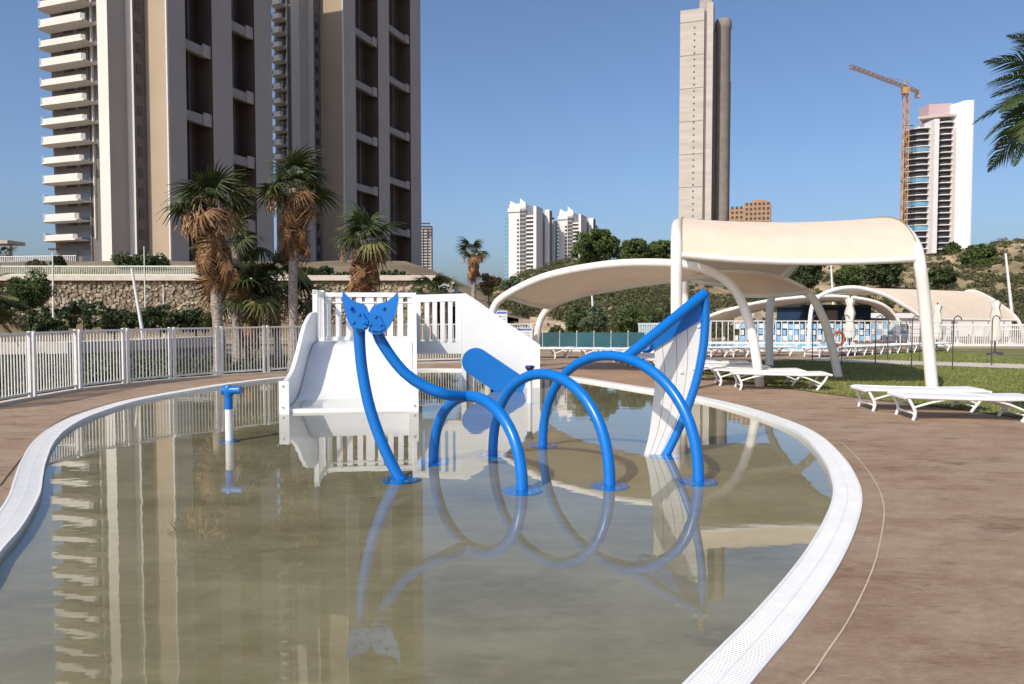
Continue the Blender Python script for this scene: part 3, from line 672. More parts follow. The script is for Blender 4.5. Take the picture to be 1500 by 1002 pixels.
# distant tower by the palms and low roofs
Yd = 700; a = P(613, 380, Yd); t = thing('distant_tower', 'distant slim grey tower with rounded top beside the shaded tower', 'tower', (a.x, Yd, 5))
e = P(633, 380, Yd); wd = e.x - a.x
b = MB(); b.box(((a.x + e.x) / 2, Yd + 6, Z(376, Yd) / 1 * .5 + 20), (wd * .9, 12, Z(338, Yd) - 6)); b.build('wall', M_conc2, t)
for f, ztp in ((.25, 336), (.55, 338), (.85, 350)):
    b = MB(); zz = Z(ztp, Yd); b.box((lerp(a.x, e.x, f), Yd - .8, zz / 2 + 3), (wd * .22, 3, zz - 4)); b.build('pier', M_conc, t)
win_grid(t, 'window_row', Vector((lerp(a.x, e.x, .5), Yd - 2.3, 0)), Vector((1, 0, 0)), Vector((0, -1, 0)), 1, 26, 0, 1, 12, 2.7, wd * .8, 1.2, M_glass, .3)
b = MB(); a, c_ = P(575, 415, 75), P(665, 412, 75); b.prism([Vector((a.x, 75, 1)), Vector((c_.x, 75, 1)), c_, a], (0, 6, 0)); tag(b.build('flat_roof_building', M_far_white), 'low flat white building behind the slide platform', 'building')
# pavilion far left
t = thing('garden_pavilion', 'small flat roofed grey pavilion at the far end of the terrace', 'pavilion', (P(5, 380, 110).x, 110, 8.3))
b = MB(); q = P(2, 356, 110); b.box(q, (4.5, 4, .5)); b.build('roof', M_tw_grey, t)
for dx in (-1.6, 1.4):
    b = MB(); b.box((q.x + dx, 110, (q.z + 8) / 2), (.25, .25, q.z - 8)); b.build('post', M_tw_grey, t)

# ------------------------------------------------------------------ trees and shrubs
def tree(name, label, base, cc, rx, rz, k, per, ls, m, group=None, trunk_r=.15, cat='tree'):
    base = Vector(base); cc = Vector(cc); t = thing(name, label, cat, base, group)
    cs, rs = crown(cc, rx, rx * .9, rz, k); quads('crown', leafcloud(cs, rs, per, ls), m, t)
    b = MB(); mid = base.lerp(cc, .55) + Vector((rx * .06, 0, 0)); b.tube([base - Vector((0, 0, .3)), mid, cc], [trunk_r, trunk_r * .75, trunk_r * .4], 8)
    for i in range(5):
        q = Vector(cs[i * 3 % len(cs)]); b.tube([mid.lerp(cc, random.uniform(0, .5)), q], [trunk_r * .4, trunk_r * .15], 5)
    b.build('trunk', M_bark, t); return t
def on_hill(px, Y):
    X = (px - 750) / F * Y; return Vector((X, Y, hill_z(X, Y)))
# big round pine on the hill and other hill trees: (label, px, py of crown centre, half width px, half height px, depth)
for lab, px, py, rw, rh, Y, m in (
    ('broad round pine on the hill in front of the white apartments', 872, 362, 38, 25, 95, M_pine),
    ('spreading pine at the hilltop beside the round pine', 930, 372, 36, 20, 100, M_pine),
    ('flat topped dark pine near the post of the cream canopy', 972, 370, 24, 18, 104, M_pine),
    ('tall dark tree framed under the cream canopy beside its rear tube', 1182, 398, 24, 24, 70, M_shrub),
    ('light green rounded tree under the canopy edge in front of rocks', 1245, 404, 22, 15, 85, M_pine),
    ('dark bushy tree under the canopy edge left of its right post', 1295, 398, 27, 21, 88, M_shrub),
    ('dark bushy tree on the rocky slope right of the canopy post', 1380, 404, 20, 15, 88, M_shrub),
    ('tall bushy pine on the ridge below the curved tower', 1437, 380, 26, 22, 110, M_pine),
    ('small pine on the ridge at the foot of the curved tower', 1394, 366, 10, 9, 125, M_pine),
    ('small tree on the crest at the right end of the ridge', 1495, 359, 10, 7, 130, M_shrub)):
    s_ = Y / F; cc = P(px, py, Y); bs = on_hill(px, Y); bs.z = min(bs.z, cc.z - rh * s_ * .6)
    tree('pine_tree' if m is M_pine else 'bushy_tree', lab, bs, cc, rw * s_, rh * s_, 80, 130, .2 * Y / 90, m, 'trees on the rocky hill', .22)
for lab, px, py, rw, rh, Y, m in (
    ('bare brownish tree behind the small fan palm', 715, 415, 18, 16, 62, M_dryshrub),
    ('grey green bushy tree at the foot of the white apartments', 757, 420, 20, 14, 75, M_olive),
    ('round grey green olive bush below the hillside behind the teal screen', 873, 472, 24, 22, 46, M_olive),
    ('bright green bush under the tan canopy by the rock face', 843, 470, 16, 26, 47, M_pine),
    ('dark low bush at the foot of the pale rock', 812, 490, 14, 11, 44, M_shrub),
    ('green bushy shrub left of the large fin behind the teal screen', 925, 468, 22, 24, 47, M_pine),
    ('dark spreading shrub between fin and canopy post', 975, 470, 26, 26, 49, M_shrub)):
    s_ = Y / F; cc = P(px, py, Y); bs = Vector((cc.x, Y, -.4))
    tree('shrub', lab, bs, cc, rw * s_, rh * s_, 40, 130, .1 * Y / 50, m, 'shrubs along the foot of the hill', .06, cat='shrub')
# scrub over the hillside (a mass nobody could count)
cs, rs = [], []
while len(cs) < 5200:
    px = random.uniform(690, 1560); Y = random.uniform(49, 150)
    if random.random() > 50 / Y * (2.2 if px < 1010 else .8) + .15: continue
    q = on_hill(px, Y); r = random.uniform(.35, 1.0) * (1.25 if px < 1010 else .8)
    cs.append((q.x, q.y, q.z + r * .35)); rs.append(r)
stuff(quads('scrub', leafcloud(cs, rs, 70, .15, .75), M_scrub))['label'] = 'low dry scrub covering the hillside'
# rocks on the slope
def rock(b, c, r):
    vs = []; n = 7
    for i, (ph, sc) in enumerate(((-.8, .6), (-.1, 1), (.6, .75))):
        for k in range(n):
            a = 6.283 * k / n + i * .3; rr = r * sc * random.uniform(.75, 1.2); vs.append(Vector(c) + Vector((math.cos(a) * rr, math.sin(a) * rr, ph * r * .7 + random.uniform(-.1, .1) * r)))
    fs = [(i * n + k, i * n + (k + 1) % n, (i + 1) * n + (k + 1) % n, (i + 1) * n + k) for i in range(2) for k in range(n)] + [tuple(range(2 * n, 3 * n))]
    b.add(vs, fs)
b = MB()
for px, Y, r in ((800, 52, 1.6), (815, 53, 1.3), (790, 54, 1.4), (808, 50, .8), (1085, 60, 1.6), (1110, 62, 1.8), (1140, 61, 1.5), (1165, 63, 1.3), (1080, 66, 1.5)):
    for _ in range(7): q = on_hill(px + random.uniform(-14, 14), Y + random.uniform(-2, 2)); rock(b, q + Vector((0, 0, random.uniform(0, 1.0))), r * random.uniform(.5, .9))
stuff(b.build('rock_outcrop', mat('pale_rock', (.40, .31, .22), .95, .25, .8, bump=.6)))['label'] = 'pale rock outcrop at the foot of the hill'
# shrubs and dark planting behind the left fence
for lab, px, py, rw, rh, Y, m in (
    ('feathery dark green conifer in front of the gabion wall', 40, 428, 32, 36, 42, M_pine),
    ('rounded dark shrub left of the conifer', -5, 450, 26, 26, 40, M_shrub),
    ('broad dark hedge shrub behind the slanted white pole', 165, 470, 50, 18, 37, M_shrub),
    ('dark shrub at the foot of the conifer', 75, 472, 38, 22, 36, M_shrub),
    ('rounded dark shrub right of the slanted white pole', 232, 466, 36, 20, 38, M_shrub),
    ('sprawling dark shrub at the right end of the gabion wall', 285, 470, 34, 18, 39, M_shrub),
    ('low olive shrub in front of the gabion wall', 120, 452, 40, 12, 44, M_olive),
    ('dry brown plant growing on the gabion wall top', 52, 388, 14, 7, 60, M_dryshrub),
    ('dark evergreen shrub on the terrace edge behind the tallest palm', 465, 404, 34, 15, 63, M_shrub),
    ('wide dark shrub on the terrace edge behind the seeding palm', 520, 408, 36, 12, 62, M_shrub),
    ('dark shrub on the terrace edge under the shaded tower corner', 575, 407, 32, 10, 62, M_shrub),
    ('dark shrub on the terrace edge between the two tall palms', 385, 402, 34, 13, 63, M_shrub),
    ('small dark plant on the podium by the lamp post', 86, 384, 9, 9, 62, M_shrub)):
    s_ = Y / F; cc = P(px, py, Y); bs = Vector((cc.x, Y, -.4 if Y < 50 else cc.z - rh * s_))
    tree('shrub', lab, bs, cc, rw * s_, rh * s_, 44, 150, .085 * Y / 40, m, 'shrubs beyond the left fence', .06, cat='shrub')
cs = [(random.uniform(-24, -7.5), random.uniform(16, 27), -.35 + random.uniform(0, .3)) for _ in range(900)]
cs = [c_ for c_ in cs if c_[0] < -9.3 - (c_[1] - 13) * -.15 or c_[1] > 21]
stuff(quads('ground_cover', leafcloud(cs, [.5] * len(cs), 70, .07, .5), M_shrub))['label'] = 'dark low ground cover between fence and white wall'
# long white low wall beyond the fence
t = thing('garden_wall', 'long low white concrete wall seen through the left fence', 'wall', (-12, 27, -.4))
pts = [G(-80, 521, .1), G(100, 519, .1), G(210, 514, .1), G(330, 507, .1)]
for i in range(3):
    a, c_ = pts[i], pts[i + 1]; n_ = (c_ - a).normalized(); nn = Vector((-n_.y, n_.x, 0)); b = MB()
    q = [a, c_, c_ + nn * .9, a + nn * .9]; b.plan([Vector((p.x, p.y, 0)) for p in q], .12, .52 + .01 * i); b.build('wall_section', M_path, t)
    b = MB(); b.plan([Vector((p.x, p.y, 0)) for p in [a + nn * .35, c_ + nn * .35, c_ + nn * .8, a + nn * .8]], -.5, .119); b.build('footing', M_conc2, t)

# ------------------------------------------------------------------ palms
def fan_mesh(seed, nseg=20, rad=.8, pet=.75, droop=.35):
    rn = random.Random(seed); b = MB()
    b.tube([(0, 0, 0), (pet * .5, 0, .06), (pet, 0, .02)], [.022, .016, .012], 5)
    for i in range(nseg):
        a = lerp(-1.95, 1.95, i / (nseg - 1)) + rn.uniform(-.05, .05); L = rad * (1 - .16 * abs(a) / 1.95) * rn.uniform(.85, 1.1)
        d = Vector((math.cos(a), math.sin(a), 0)); s_ = Vector((-d.y, d.x, 0)); o = Vector((pet, 0, .02)); dr = droop * rn.uniform(.6, 1.5)
        pr = []
        for f, wv, dz in ((0, .008, 0), (.45, .042, -.03), (.75, .026, -.14 - dr * .25), (1.0, .004, -.2 - dr)):
            c = o + d * L * f + Vector((0, 0, dz * rad)); pr.append((c - s_ * wv, c + Vector((0, 0, .012)), c + s_ * wv))
        vs = [v for p in pr for v in p]
        b.add(vs, [(k * 3 + j, k * 3 + j + 1, k * 3 + j + 4, k * 3 + j + 3) for k in range(3) for j in range(2)])
    me = bpy.data.meshes.new('fan_leaf'); me.from_pydata(b.v, [], b.f); return me
FANS = {}
def fan(seed, m, droop):
    k = (seed, m.name)
    if k not in FANS:
        me = fan_mesh(seed, droop=droop); me.materials.append(m); FANS[k] = me
    return FANS[k]
def fan_palm(label, px, pytop, Y, size, base_z, ngreen_, ndead_, lean=0.0, trunk=.15, skirt=1.0):
    ngreen, ndead = int(ngreen_ * .58), int(ndead_ * 1.1)
    top = P(px, pytop + 9 * 20 / Y, Y); base = Vector((top.x + lean, Y, base_z)); t = thing('fan_palm', label, 'palm tree', base, 'fan palms')
    rn = random.Random(int(px * 7 + Y)); b = MB(); n = 14
    b.tube([base.lerp(top, i / n) + Vector((math.sin(i * .7) * .02, 0, -.15 if i == 0 else 0)) for i in range(n + 1)], [trunk * (1.25 - .35 * min(1, i / 4)) * (1 + .06 * math.sin(i * 2.4)) for i in range(n + 1)], 12)
    # old leaf-base boots
    for i in range(int(26 * skirt)):
        z = rn.uniform(0.2, .95); a = rn.uniform(0, 6.28); q = base.lerp(top, z); d = Vector((math.cos(a), math.sin(a), 0))
        b.prism([q + d * trunk * .8 + Vector((-d.y, d.x, 0)) * .04, q + d * trunk * .8 - Vector((-d.y, d.x, 0)) * .04, q + d * (trunk + .05) + Vector((0, 0, .12))], Vector((0, 0, .03)) + d * .01)
    b.build('trunk', M_trunk, t)
    for i in range(ngreen):
        az = i * 2.399 + rn.uniform(-.3, .3); el = lerp(1.25, -.7, (i + .5) / ngreen) + rn.uniform(-.3, .3)
        m = M_dead if el < -.3 and rn.random() < .5 and ndead > 15 else M_fan2 if (el < -.25 and rn.random() < .5) or rn.random() < .1 else M_fan
        o = link('leaf', fan(rn.randint(0, 3), m, .35), t, top - base, Euler((rn.uniform(-.7, .7), -el, az))); s_ = size * rn.uniform(.6, 1.02); o.scale = (s_, s_, s_)
    for i in range(ndead):
        az = i * 2.399 + rn.uniform(-.4, .4); el = -rn.uniform(1.1, 1.6); f = rn.random() ** 1.2
        q = (top - base) + Vector((math.cos(az) * trunk * .9, math.sin(az) * trunk * .9, -f * size * 1.25 * skirt))
        o = link('dead_leaf', fan(rn.randint(4, 6), M_dead, .9), t, q, Euler((rn.uniform(-.9, .9), -el, az))); s_ = size * rn.uniform(.75, 1.1); o.scale = (s_, s_ * rn.uniform(.2, .5), s_ * .6)
    for i in range(5 if ndead > 15 else 0):
        az = rn.uniform(0, 6.28); d = Vector((math.cos(az), math.sin(az), 0)); b = MB(); q = top + Vector((0, 0, .05)); pth = [q, q + d * size * .35 + Vector((0, 0, size * .25)), q + d * size * .62 + Vector((0, 0, -.1 * size)), q + d * size * .7 + Vector((0, 0, -.75 * size))]
        b.tube(catmull(pth, 4), .018, 5)
        for k in range(60):
            e = pth[2].lerp(pth[3], rn.random()) + Vector((rn.gauss(0, .09), rn.gauss(0, .09), rn.gauss(0, .05))); b.tube([e, e + Vector((rn.gauss(0, .05), rn.gauss(0, .05), -.14))], .014, 3, cap=False)
        b.build('seed_stalk', M_stalk, t)
    return t
fan_palm('fan palm with long brown skirt just behind the white fence', 312, 296, 20.2, .98, -.3, 40, 46, .12, .16, 1.1)
fan_palm('tallest fan palm with orange dead leaves, beside the slide platform', 431, 268, 21.5, .92, -.3, 38, 36, -.1, .15, .95)
fan_palm('fan palm with hanging seed stalks behind the slide railing', 533, 345, 28, 1.1, -.4, 38, 26, .2, .17, .7)
fan_palm('small solitary fan palm against the sky beyond the slide', 693, 366, 60, 1.15, 0, 30, 22, .1, .2, .8)
fan_palm('low leafy fan palm without tall trunk between the two tall ones', 358, 420, 24, 1.1, -.4, 34, 10, 0, .15, .5)
fan_palm('low fan palm behind the tallest palm trunk', 405, 405, 25, 1.0, -.4, 26, 8, 0, .14, .5)
fan_palm('low fan palm left of the platform post', 452, 432, 26, 1.0, -.4, 24, 6, 0, .14, .5)
fan_palm('short fan palm at the left of the skirted palm trunk', 345, 350, 23.5, .95, -.4, 22, 10, 0, .14, .6)
fan_palm('low green palm clump behind the platform railing corner', 628, 420, 46, 1.0, -.4, 26, 2, 0, .15, .3)
fan_palm('low green palm clump right of the platform railing corner', 652, 421, 47, .9, -.4, 22, 2, 0, .15, .3)
fan_palm('small dark palm beside the garden pavilion', 8, 370, 108, 1.3, 8, 18, 0, 0, .2, .2)
# feathery palms
def feather_mesh(seed, L=2.6):
    rn = random.Random(seed); b = MB(); n = 46; pts = []
    for i in range(n + 1):
        f = i / n; pts.append(Vector((L * (f - .12 * f * f), 0, L * (.28 * f - .62 * f * f))))
    b.tube(pts[::4] + [pts[-1]], [.026 - .022 * i / (len(pts[::4])) for i in range(len(pts[::4]) + 1)], 5)
    for i in range(4, n + 1):
        f = i / n; ll = .5 * math.sin(math.pi * min(1, .18 + f * .8)) * rn.uniform(.85, 1.1); t_ = (pts[i] - pts[i - 1]).normalized()
        for sd_ in (-1, 1):
            d = (t_ * .75 + Vector((0, sd_ * .8, .12 + rn.uniform(-.12, .12)))).normalized(); s_ = t_.cross(d).cross(d).normalized() * .014
            a = pts[i]; m_ = a + d * ll * .55; e = a + d * ll + Vector((0, 0, -ll * .28)); b.add([a - s_ * .6, a + s_ * .6, m_ + s_, e, m_ - s_], [(0, 1, 2, 4), (4, 2, 3)])
    me = bpy.data.meshes.new('feather_leaf'); me.from_pydata(b.v, [], b.f); return me
def feather_palm(label, top, base, n, L, m, seed):
    t = thing('feather_palm', label, 'palm tree', base); rn = random.Random(seed); ms = [feather_mesh(seed + k, L) for k in range(3)]
    for x in ms: x.materials.append(m)
    b = MB(); b.tube([Vector(base) - Vector((0, 0, .1)), Vector(base).lerp(top, .5), top], [.2, .17, .19], 12); b.build('trunk', M_trunk, t)
    for i in range(n):
        az = i * 2.399 + rn.uniform(-.2, .2); el = lerp(1.25, -.35, (i + .5) / n)
        o = link('leaf', ms[i % 3], t, top - Vector(base), Euler((rn.uniform(-.3, .3), -el, az)))
    return t
tp = P(1600, 150, 9.0); feather_palm('feathery palm whose hanging fronds enter from the right side', tp, (tp.x, tp.y, 0), 40, 1.35, mat('feather_green', (.055, .085, .02), .5, .3, 2, island=.3, trans=.2), 5)
tp = P(-55, 455, 17); feather_palm('yellow green feathery palm beyond the left fence', tp, (tp.x, tp.y, -.5), 30, 1.5, M_fan2, 9)

# ------------------------------------------------------------------ white picket fence round the deck
t = thing('picket_fence', 'white metal picket fence curving round the pool deck', 'fence', fence_pts[0])
for i in range(len(fence_pts) - 1):
    a, c_ = fence_pts[i], fence_pts[i + 1]; d = c_ - a; L = d.length; d.normalize(); ang = math.atan2(d.y, d.x); hgt = 1.25
    pn = MB()
    for e in (a + d * .06, c_ - d * .06): pn.box(e + Vector((0, 0, hgt / 2)), (.055, .055, hgt), ang)
    for z in (.12, hgt - .04): pn.box((a + c_) / 2 + Vector((0, 0, z)), (L - .18, .04, .04), ang)
    po = pn.build('fence_panel', M_fence, t); nb = max(4, int(round((L - .2) / .086))); me = None
    for k in range(nb):
        q = a + d * lerp(.12, L - .12, (k + .5) / nb)
        if me is None:
            b = MB(); b.box(q + Vector((0, 0, hgt / 2 + .03)), (.017, .017, hgt - .18), ang); o = b.build('bar', M_fence, po); me = o.data; q0 = q
        else: link('bar', me, po, q - q0)
b = MB()
for i in range(len(fence_pts) - 1):
    a, c_ = fence_pts[i], fence_pts[i + 1]; d = (c_ - a).normalized(); nn = Vector((-d.y, d.x, 0))
    b.prism([a + nn * .14 - Vector((0, 0, .3)), a - nn * .08 - Vector((0, 0, .3)), a - nn * .08 + Vector((0, 0, .05)), a + nn * .14 + Vector((0, 0, .05))], c_ - a)
struct(b.build('fence_kerb', M_path))

# ------------------------------------------------------------------ water slide
SY0 = 12.15; SB = 15.95
f0 = Vector(((-3.73 - 1.62) / 2 * 1.0, SY0, WZ)); b0 = Vector((-3.17, SB, WZ)); ax = (b0 - f0); LS = ax.length; ax.normalize(); sdv = Vector((ax.y, -ax.x, 0)); HWD = 1.03
def S(s_, x, z): return f0 + ax * s_ + sdv * x + Vector((0, 0, z - WZ))
t = thing('water_slide', 'wide white fibreglass water slide with slatted platform and stair side', 'slide', (f0.x, f0.y, FZ))
ch = [(0, .015), (.5, .02), (.95, .05), (1.4, .15), (1.9, .36), (2.4, .62), (2.9, .83), (3.3, .93), (3.7, .96), (LS, .97)]
chs = catmull([Vector((a, 0, z)) for a, z in ch], 5)
b = MB(); b.sheet([[S(p.x, -HWD + .02, p.z), S(p.x, HWD - .02, p.z)] for p in chs], thick=(0, 0, -.075)); b.build('chute', M_slide, t)
b = MB(); b.sheet([[S(p.x, -HWD + .05, p.z + .006), S(p.x, HWD - .05, p.z + .006)] for p in chs if p.x < .98]); b.build('water_film', MATS['water'], t)
wl = catmull([Vector((0, 0, .46)), Vector((.35, 0, .48)), Vector((.9, 0, .6)), Vector((1.5, 0, .88)), Vector((2.2, 0, 1.28)), Vector((2.9, 0, 1.5)), Vector((3.4, 0, 1.58)), Vector((LS, 0, 1.6))], 5)
for sg in (-1, 1):
    b = MB(); rows = [[S(p.x, sg * HWD, FZ), S(p.x, sg * HWD, p.z)] for p in wl]; b.sheet(rows if sg < 0 else [list(reversed(r)) for r in rows], thick=sdv * (-.07 * -sg) if sg < 0 else sdv * .07, smooth=False)
    wo_ = b.build('side_wall', M_slide, t)
    b = MB(); b.box(S(-.03, sg * (HWD + .015), .2), (.16, .05, .56), math.atan2(sdv.y, sdv.x)); pl = b.build('end_plate', M_slide, wo_)
    for z in (.05, .4):
        b = MB(); q = S(-.058, sg * (HWD + .03), z); b.tube([q, q - ax * .012], .016, 8); b.build('bolt', M_steel, pl)
SA = math.atan2(sdv.y, sdv.x)
PD = 1.25                                        # platform depth
b = MB(); b.box(S(LS + PD / 2, .7, .9), (3.5, PD, .1), SA); b.build('platform', M_slide, t)
for x_ in (-1.0, 2.3):
    for s_ in (LS + .1, LS + PD - .1):
        b = MB(); b.box(S(s_, x_, .4), (.12, .12, .94), SA); b.build('leg', M_slide, t)
# back railing over the chute with separate slats
rb = LS + PD
b = MB(); b.box(S(rb, .02, 2.0), (2.15, .06, .1), SA); b.box(S(rb, .02, 1.82), (2.1, .035, .03), SA); b.box(S(rb, .02, .99), (2.15, .06, .08), SA); b.build('back_rail', M_slide, t)
for k in range(9):
    b = MB(); b.box(S(rb + .01, lerp(-.92, .96, k / 8), 1.49), (.13 if k != 4 else .2, .025, .92), SA); b.build('slat', M_slide, t)
b = MB(); b.box(S(rb, -1.06, 1.25), (.12, .12, 1.7), SA); b.build('corner_post', M_slide, t)
b = MB(); b.box(S(LS + .05, -1.05, 1.5), (.1, .1, 1.15), SA); b.build('corner_post', M_slide, t)
# slats along the platform's left edge
for k in range(4):
    b = MB(); b.box(S(lerp(LS + .25, rb - .2, k / 3), -1.05, 1.5), (.03, .12, .95), SA); b.build('slat', M_slide, t)
b = MB(); b.box(S((LS + rb) / 2, -1.05, 2.02), (.06, PD, .08), SA); b.build('side_rail', M_slide, t)
# slatted front panel to the right of the chute (depth plane 16), then the solid stair side
PY = 16.1
def PP(px, py, dy=0): return P(px, py, PY + dy)
fp = MB()
def plate(b, pts, dy=0.0, th=.06, m=0): b.prism([PP(x, y, dy) for x, y in pts], (0, th, 0), m)
plate(fp, [(603, 432), (676, 430), (676, 441), (603, 443)]); plate(fp, [(603, 502), (676, 502), (676, 518), (603, 518)]); plate(fp, [(603, 443.2), (616, 443.1), (616, 501.8), (603, 501.8)]); plate(fp, [(667, 441.2), (676, 441.2), (676, 501.8), (667, 501.8)])
fp.build('front_panel', M_slide, t)
for k in range(4):
    b = MB(); x = 622 + k * 11.4; plate(b, [(x, 441.4), (x + 6.6, 441.4), (x + 6.6, 501.6), (x, 501.6)], .01, .03); b.build('slat', M_slide, t)
b = MB(); plate(b, [(676.3, 430), (682, 429.5), (700, 441), (745, 474), (791, 505), (791, 568.5), (752, 568.5), (740, 560), (676.3, 518)], -.02, .07); b.build('stair_side', M_slide, t)
b = MB(); plate(b, [(676, 519), (683, 523), (683, 569.5), (676, 569.5)], 0, .1); b.build('stair_post', M_slide, t)
for k in range(5):
    b = MB(); q = PP(lerp(690, 775, k / 4), lerp(510, 556, k / 4), .55); b.box((q.x, q.y, q.z), (.36, .9, .05)); b.build('step', M_slide, t)
b = MB(); plate(b, [(676.3, 436), (684, 434), (791, 508), (791, 569.5), (783, 569.5), (783, 520), (676.3, 446)], 1.1, .06); b.build('stair_side', M_slide, t)

# ------------------------------------------------------------------ small water features
def nozzle(name, label, px, pyb, pyt, cap):
    q = G(px, pyb, FZ); Yq = q.y; zt = Z(pyt, Yq); t = thing(name, label, 'spray post', q)
    zc_ = zt - .16
    b = MB(); b.lathe(q, [(.12, 0), (.12, .012), (.05, .02)], 18); b.build('base_flange', M_blue, t)
    if cap == 'tee':
        b = MB(); b.lathe((q.x, q.y, 0), [(.048, FZ + .02), (.048, zt - .3)], 18); b.build('post', M_white, t)
        b = MB(); b.lathe((q.x, q.y, 0), [(.052, zt - .3), (.052, zt - .1)], 18); b.lathe((q.x, q.y, 0), [(.06, zt - .13), (.066, zt - .1), (.066, zt - .02), (.055, zt)], 18)
        b.tube([(q.x - .08, q.y, zt - .06), (q.x - .06, q.y, zt - .06), (q.x + .1, q.y - .02, zt - .055), (q.x + .17, q.y - .03, zt - .055)], [.055, .062, .05, .052], 14); b.build('nozzle', M_blue, t)
    else:
        b = MB(); b.lathe((q.x, q.y, 0), [(.045, FZ + .02), (.045, zt - .06)], 16); b.build('post', M_white, t)
        b = MB(); b.lathe((q.x, q.y, 0), [(.05, zt - .12), (.05, zt - .06), (.075, zt - .04), (.09, zt), (.06, zt + .02)], 16); b.build('nozzle', M_bluedark, t)
nozzle('spray_post', 'white spray post with blue tee nozzle standing alone in the water', 336, 647, 565, 'tee')
nozzle('spray_post', 'thin white spray post with dark blue cap beside the stair side', 776, 592, 537, 'cap')
# blue tilted paddle
t = thing('spray_paddle', 'round ended blue board tilted out of the water by the slide', 'paddle', G(728, 575, FZ))
Yp = 15.3; a, c_ = P(697, 530, Yp), P(752, 567, Yp); d = (c_ - a).normalized(); n_ = Vector((-d.z, 0, d.x)); rr = 20.5 * Yp / F; pts = []
for k in range(13): an = math.pi / 2 + math.pi * k / 12; pts.append(a + d * math.cos(an) * rr + n_ * math.sin(an) * rr)
e = a + d * 1.02
for k in range(7): an = -math.pi / 2 + math.pi * k / 6; pts.append(e + d * math.cos(an) * rr * .45 + n_ * math.sin(an) * rr)
b = MB(); b.prism(pts, (0, .07, 0)); b.build('board', M_blue, t)
b = MB(); q = P(722, 566, Yp + .12); b.tube([(q.x, q.y, FZ), (q.x, q.y, q.z + .12)], .05, 12); b.build('post', M_bluedark, t)
b = MB(); q = P(722, 560, Yp); b.tube([(q.x, Yp + .05, q.z), (q.x, Yp + .2, q.z)], .06, 12); b.build('pivot', M_bluedark, t)

# ------------------------------------------------------------------ blue leviathan of hoops
PR = .056
def foot_disc(t, p, name='foot_plate'):
    b = MB(); b.lathe((p.x, p.y, 0), [(.185, FZ), (.185, FZ + .016), (.175, FZ + .02)], 28, smooth=False); o = b.build(name, M_blue, t)
    for k in range(6):
        an = k * 1.047; c = Vector((p.x + .14 * math.cos(an), p.y + .14 * math.sin(an), FZ + .02)); m_ = MB(); m_.lathe(c, [(.014, 0), (.014, .01)], 8); m_.build('bolt', M_steel, o)
def hoop(bk, fr_, h, n=36, e=.86):
    out = []
    for k in range(n + 1):
        a = math.pi * k / n; f = (1 - math.cos(a) * 1) / 2
        q = bk.lerp(fr_, f); q.z = FZ + (h - FZ) * (math.sin(a) ** e); out.append(q)
    return out
# tail and first hoop
tf = G(588, 704, FZ); b1, f1 = G(635, 678, FZ), G(765, 720, FZ); ym = (b1.y + f1.y) / 2; h1 = Z(581, ym)
t = thing('whale_tail_spray', 'blue pipe whale tail with fluke joined to a low hoop', 'water toy', tf)
YT = tf.y
stem = catmull([tf, P(578, 688, YT), P(558, 645, YT), P(541, 595, YT + .02), P(531, 545, YT + .04), P(527, 505, YT + .05), P(527, 478, YT + .05)], 8); b = MB(); b.tube(stem, PR, 18); b.build('tail_pipe', M_blue, t)
hp = hoop(b1, f1, h1); b = MB(); b.tube(hp, PR, 18); b.build('hoop', M_blue, t)
tm = hp[16]
back = catmull([P(551, 478, YT + .07), P(556, 495, YT + .07), P(572, 521, YT + .07), P(593, 546, YT + .07), P(620, 565, YT + .08), P(650, 577, YT + .1), P(672, 580, lerp(YT, tm.y, .7)), tm + Vector((0.02, 0, 0))], 8); b = MB(); b.tube(back, PR, 18); b.build('back_pipe', M_blue, t)
for p in (tf, b1, f1): foot_disc(t, p)
z4 = lambda L: [(480 + x * .3194, 410 + y * .3194) for x, y in L]
Lf = z4([(68, 52), (67, 90), (72, 125), (84, 170), (100, 205), (122, 232), (150, 240), (180, 226), (188, 200), (187, 152), (176, 122), (160, 110), (130, 102), (100, 85), (82, 68)])
Rf = z4([(189, 152), (190, 200), (186, 236), (205, 249), (235, 250), (262, 240), (285, 210), (305, 170), (318, 125), (323, 90), (320, 54), (300, 78), (272, 98), (235, 108), (205, 122)])
def fluke(pts, yaw, dy, flip):
    o = MB(); front = [P(x, y, YT + dy - .06 + abs(x - 539) * yaw) for x, y in pts]; o.prism(front, (0.0, .035, 0)); po = o.build('fluke', M_blue, t); return po, front
for pts, dy, yaw, hub in ((Lf, -.02, .0003, (144, 160)), (Rf, -.02, -.0012, (220, 170))):
    po, front = fluke(pts, yaw, dy, False)
    cpx = z4([hub])[0]; b = MB(); q = [P(cpx[0] + (x) * .3194, cpx[1] + y * .3194, YT + dy - .1) for x, y in ((-42, 38), (-30, -2), (-8, -14), (16, -6), (40, 34), (44, 52), (20, 66), (-20, 62))]
    b.prism(q, (0, .055, 0)); b.build('hub_plate', M_blue, po)
    bl_ = [(cpx[0] + x * .3194, cpx[1] + y * .3194) for x, y in ((0, 0), (24, 36), (-26, 36), (-40, -30 if hub[0] < 200 else 20), (36, -40 if hub[0] > 200 else 40))]
    for x, y in bl_:
        b = MB(); p = P(x, y, YT + dy - .105); b.tube([p + Vector((0, .08, 0)), p, p - Vector((0, .008, 0))], [.017, .017, .010], 10); b.build('bolt', M_blue, po)
# middle hoop
b2, f2 = G(722, 668, FZ), G(893, 713, FZ); h2 = Z(548, (b2.y + f2.y) / 2)
t = thing('spray_hoop', 'free standing blue pipe hoop between tail hoop and fin hoop', 'water toy', f2)
b = MB(); b.tube(hoop(b2, f2, h2), PR, 18); b.build('hoop', M_blue, t)
for p in (b2, f2): foot_disc(t, p)
